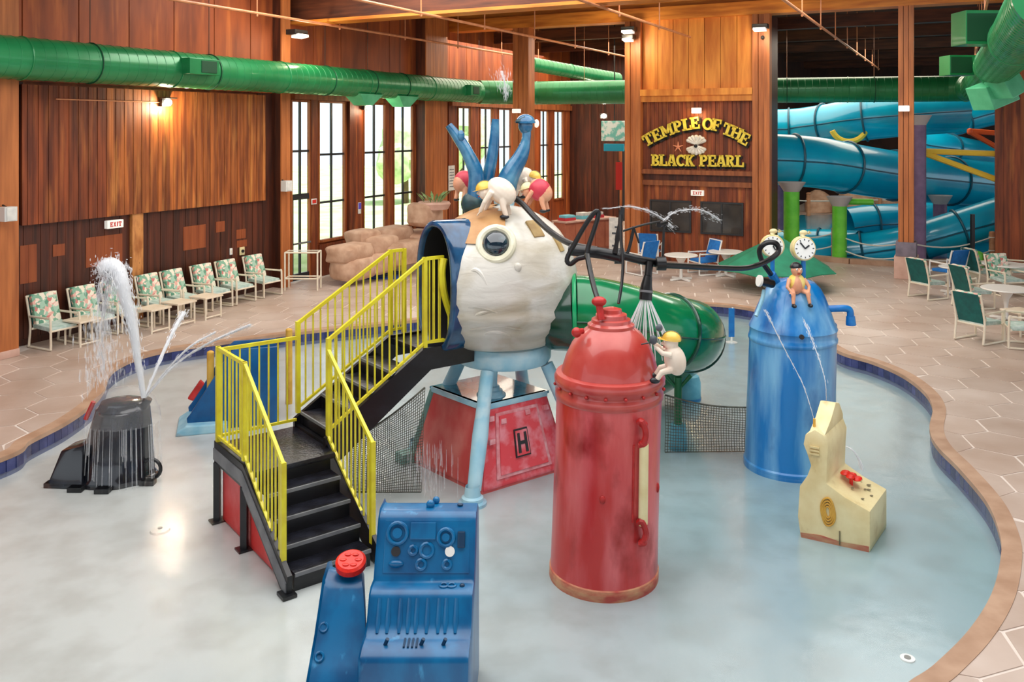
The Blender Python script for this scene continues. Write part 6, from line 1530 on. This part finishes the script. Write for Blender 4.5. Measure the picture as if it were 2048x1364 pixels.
flume('short turquoise slide tube behind the yellow braces', [W(1840,288,35), W(1890,298,35), W(1950,310,36), W(2010,320,37)], .62, (.4,))
flume('low turquoise slide tube rising toward the right pillar', [W(1600,508,29.0), W(1700,505,28.8), W(1800,492,28.2), W(1880,470,27.8), W(1960,445,27.6), W(2060,412,27.8)], .60, (.25,.5,.72))
flume('rear low turquoise slide tube behind the wooden pillar', [W(1695,452,33), W(1740,446,33), W(1800,444,33), W(1880,440,33), W(1980,425,33.5)], .70, (.3,.6))
flume('lowest turquoise slide tube lying along the lagoon edge', [W(1540,492,31), W(1640,490,30.5), W(1720,494,29.5)], .55, (.5,))
# supports
def post(px, y0, y1, Y, r, m, lab, nm='slide_post', cap=None):
    a_ = W(px, y0, Y); t = thing(nm, lab, 'post', Vector((a_.x,a_.y,0)), 0, 'slide support posts'); b_ = Vector((a_.x, a_.y, 0)) if y1 is None else W(px, y1, Y)
    MB().tube([b_, a_], r, 16).build('shaft', m, t)
    MB().tube([a_, a_+UP*.3], [r, r*1.8], 16).build('saddle', cap or 'post_grey', t); return t
post(1583, 383, None, 27.5, .24, 'post_green', 'bright green post left of the lagoon slides')
t = post(1679, 412, None, 27.5, .22, 'post_green', 'bright green post with a horizontal arm over the lagoon'); a_ = W(1679, 406, 27.5); MB().tube([a_+UP*.05, W(1745, 404, 27.5)], .10, 10).build('arm', 'post_green', t)
post(1838, 250, None, 26.5, .20, 'post_purple', 'tall purple post just behind the wooden pillar')
post(1880, 408, None, 30, .22, 'post_purple', 'short purple post below the middle slide')
post(1556, 370, None, 33, .20, 'post_purple', 'purple post beside the right post of the sign wall')
t = thing('green_footing', 'bright green footing block behind the right-hand chairs', 'footing', G(1945, 535)); q = G(1945, 535); MB().lathe([(0,0),(.30,0),(.28,.45),(.2,.5),(0,.5)], q, 16).build('block', 'post_green', t); MB().tube([q+UP*.5, q+UP*1.6], .07, 8).build('shaft', 'boot_black', t)
def brace(a_, b_, m, lab, r=.09):
    t = thing('slide_brace', lab, 'brace', a_, 0, 'slide braces'); MB().tube([a_, b_], r, 8).build('tube', m, t); MB().ell(a_, r*1.15, r*1.15, r*1.15, 10, 8).build('end_plate', m, t); MB().ell(b_, r*1.15, r*1.15, r*1.15, 10, 8).build('end_plate', m, t)
brace(W(1842,302,27), W(2001,308,26.45), 'brace_yellow', 'upper yellow brace right of the purple post')
brace(W(1842,304,27), W(2001,362,26.45), 'brace_yellow', 'lower slanting yellow brace right of the purple post')
brace(W(1940,262,30), W(2015,268,30), 'brace_orange', 'upper orange brace near the right pillar')
brace(W(1940,264,30), W(2012,305,30), 'brace_orange', 'lower slanting orange brace near the right pillar')
brace(W(1995,238,29.5), W(1995,340,29.5), 'brace_yellow', 'thin upright cream brace near the right pillar', .05)
c = W(1698, 272, 31.6); t = thing('slide_saddle', 'yellow curved saddle under the upper slide tube', 'bracket', c); MB().torus(c+UP*.42, (0.2,1,0), .62, .10, 16, 8, PI*.62, PI*1.38).build('cradle', 'brace_yellow', t); MB().tube([c-UP*.25, c-UP*.9], .09, 8).build('stem', 'brace_yellow', t)
# lagoon
mb = MB(); lag = [(1541,520),(1620,519),(1700,527),(1790,532),(1900,528),(2060,520),(2200,510),(2200,420),(1600,432)]
lg = [G(x, y) for x, y in lag]; mb.add([v+UP*.05 for v in lg]+[v+UP*.0 for v in lg], [tuple(range(9)), tuple(range(17, 8, -1))]+[(i, (i+1) % 9, 9+(i+1) % 9, 9+i) for i in range(9)]); tag(mb.build('lagoon_water', 'lagoon_far', None, 0), 'turquoise lagoon water below the slide tubes', 'water', kind='stuff')
mb = MB()
for a_, b_ in zip(lg[:6], lg[1:7]): mb.bar(a_+UP*.07, b_+UP*.07, .25, .16)
struct(mb.build('trim_20', 'coping', None, 0))
# rope fence
fp = [(1668,520,None),(1990,530,None),(1830,532,None)]
def fpost(px, y, lab):
    q = G(px, y); t = thing('fence_post', lab, 'post', q, 0, 'rope fence posts'); MB().tube([q, q+UP*.98], .085, 10).build('shaft', 'fence_wood', t); MB().lathe([(.085,.98),(.07,1.02),(0,1.03)], q, 10).build('cap', 'fence_wood', t)
    for z_ in (.45,.85): MB().torus(q+UP*z_, UP, .092, .012, 14, 5).build('rope_loop', 'rope_white', t)
    return q
f1 = fpost(1668, 520, 'wooden rope post before the lagoon near the green post'); f2 = fpost(1984, 530, 'wooden rope post behind the right-hand patio tables')
f0 = G(1552, 508); fm = G(1812, 548)+D*.4; f3 = G(2012, 532)
for a_, b_, lab in ((f0, f1, 'left span of the lagoon fence'), (f1, fm, 'middle span of the lagoon fence'), (fm, f2, 'span right of the stone plinth'), (f2, f3, 'rightmost span of the lagoon fence')):
    for z_, wd in ((.85,'upper'),(.45,'lower')):
        pts = [a_.lerp(b_, i/10)+UP*(z_-.22*math.sin(PI*i/10)) for i in range(11)]
        o = MB().tube(pts, .022, 6).build('fence_rope', 'rope_white', None); tag(o, wd+' white rope on the '+lab, 'rope', 'fence ropes')
# far deck rail posts behind the lagoon
for k, (px, lab) in enumerate(((1617, 'thin far post behind the green post'), (1760, 'thin far post left of the wooden pillar'), (1935, 'thin far post right of the purple post'))):
    q = G(px, 434); t = thing('far_rail_post', lab, 'post', q, 0, 'far rail posts'); MB().tube([q, q+UP*1.1], .10, 8).build('shaft', 'fence_wood', t); MB().ell(q+UP*1.1, .12,.12,.06,8,6).build('cap', 'fence_wood', t)
q = G(1530+ 120, 436); pts = [G(1545,434)+UP*.9, G(1617,434)+UP*.75, G(1760,434)+UP*.8, G(1935,434)+UP*.8, G(2040,434)+UP*.9]
tag(MB().tube(catmull(pts, 5), .03, 6).build('far_rail_rope', 'rope_white', None), 'far white rope strung behind the lagoon', 'rope')
q = G(1735, 436); rk_ = MB(); 
for k in range(7):
    c = G(1640+k*66, 424+3*(k % 2)); mb = MB(); blob(mb, c+UP*.25, .7+.2*(k % 3), 20+k)
    for i in range(len(mb.v)): mb.v[i].z = max(0.0, mb.v[i].z)
    tag(mb.build('shore_rock', 'rock', None, 50), ('leftmost','second','third','fourth','fifth','sixth','rightmost')[k]+' brown rock on the far lagoon shore', 'rock', 'far shore rocks')
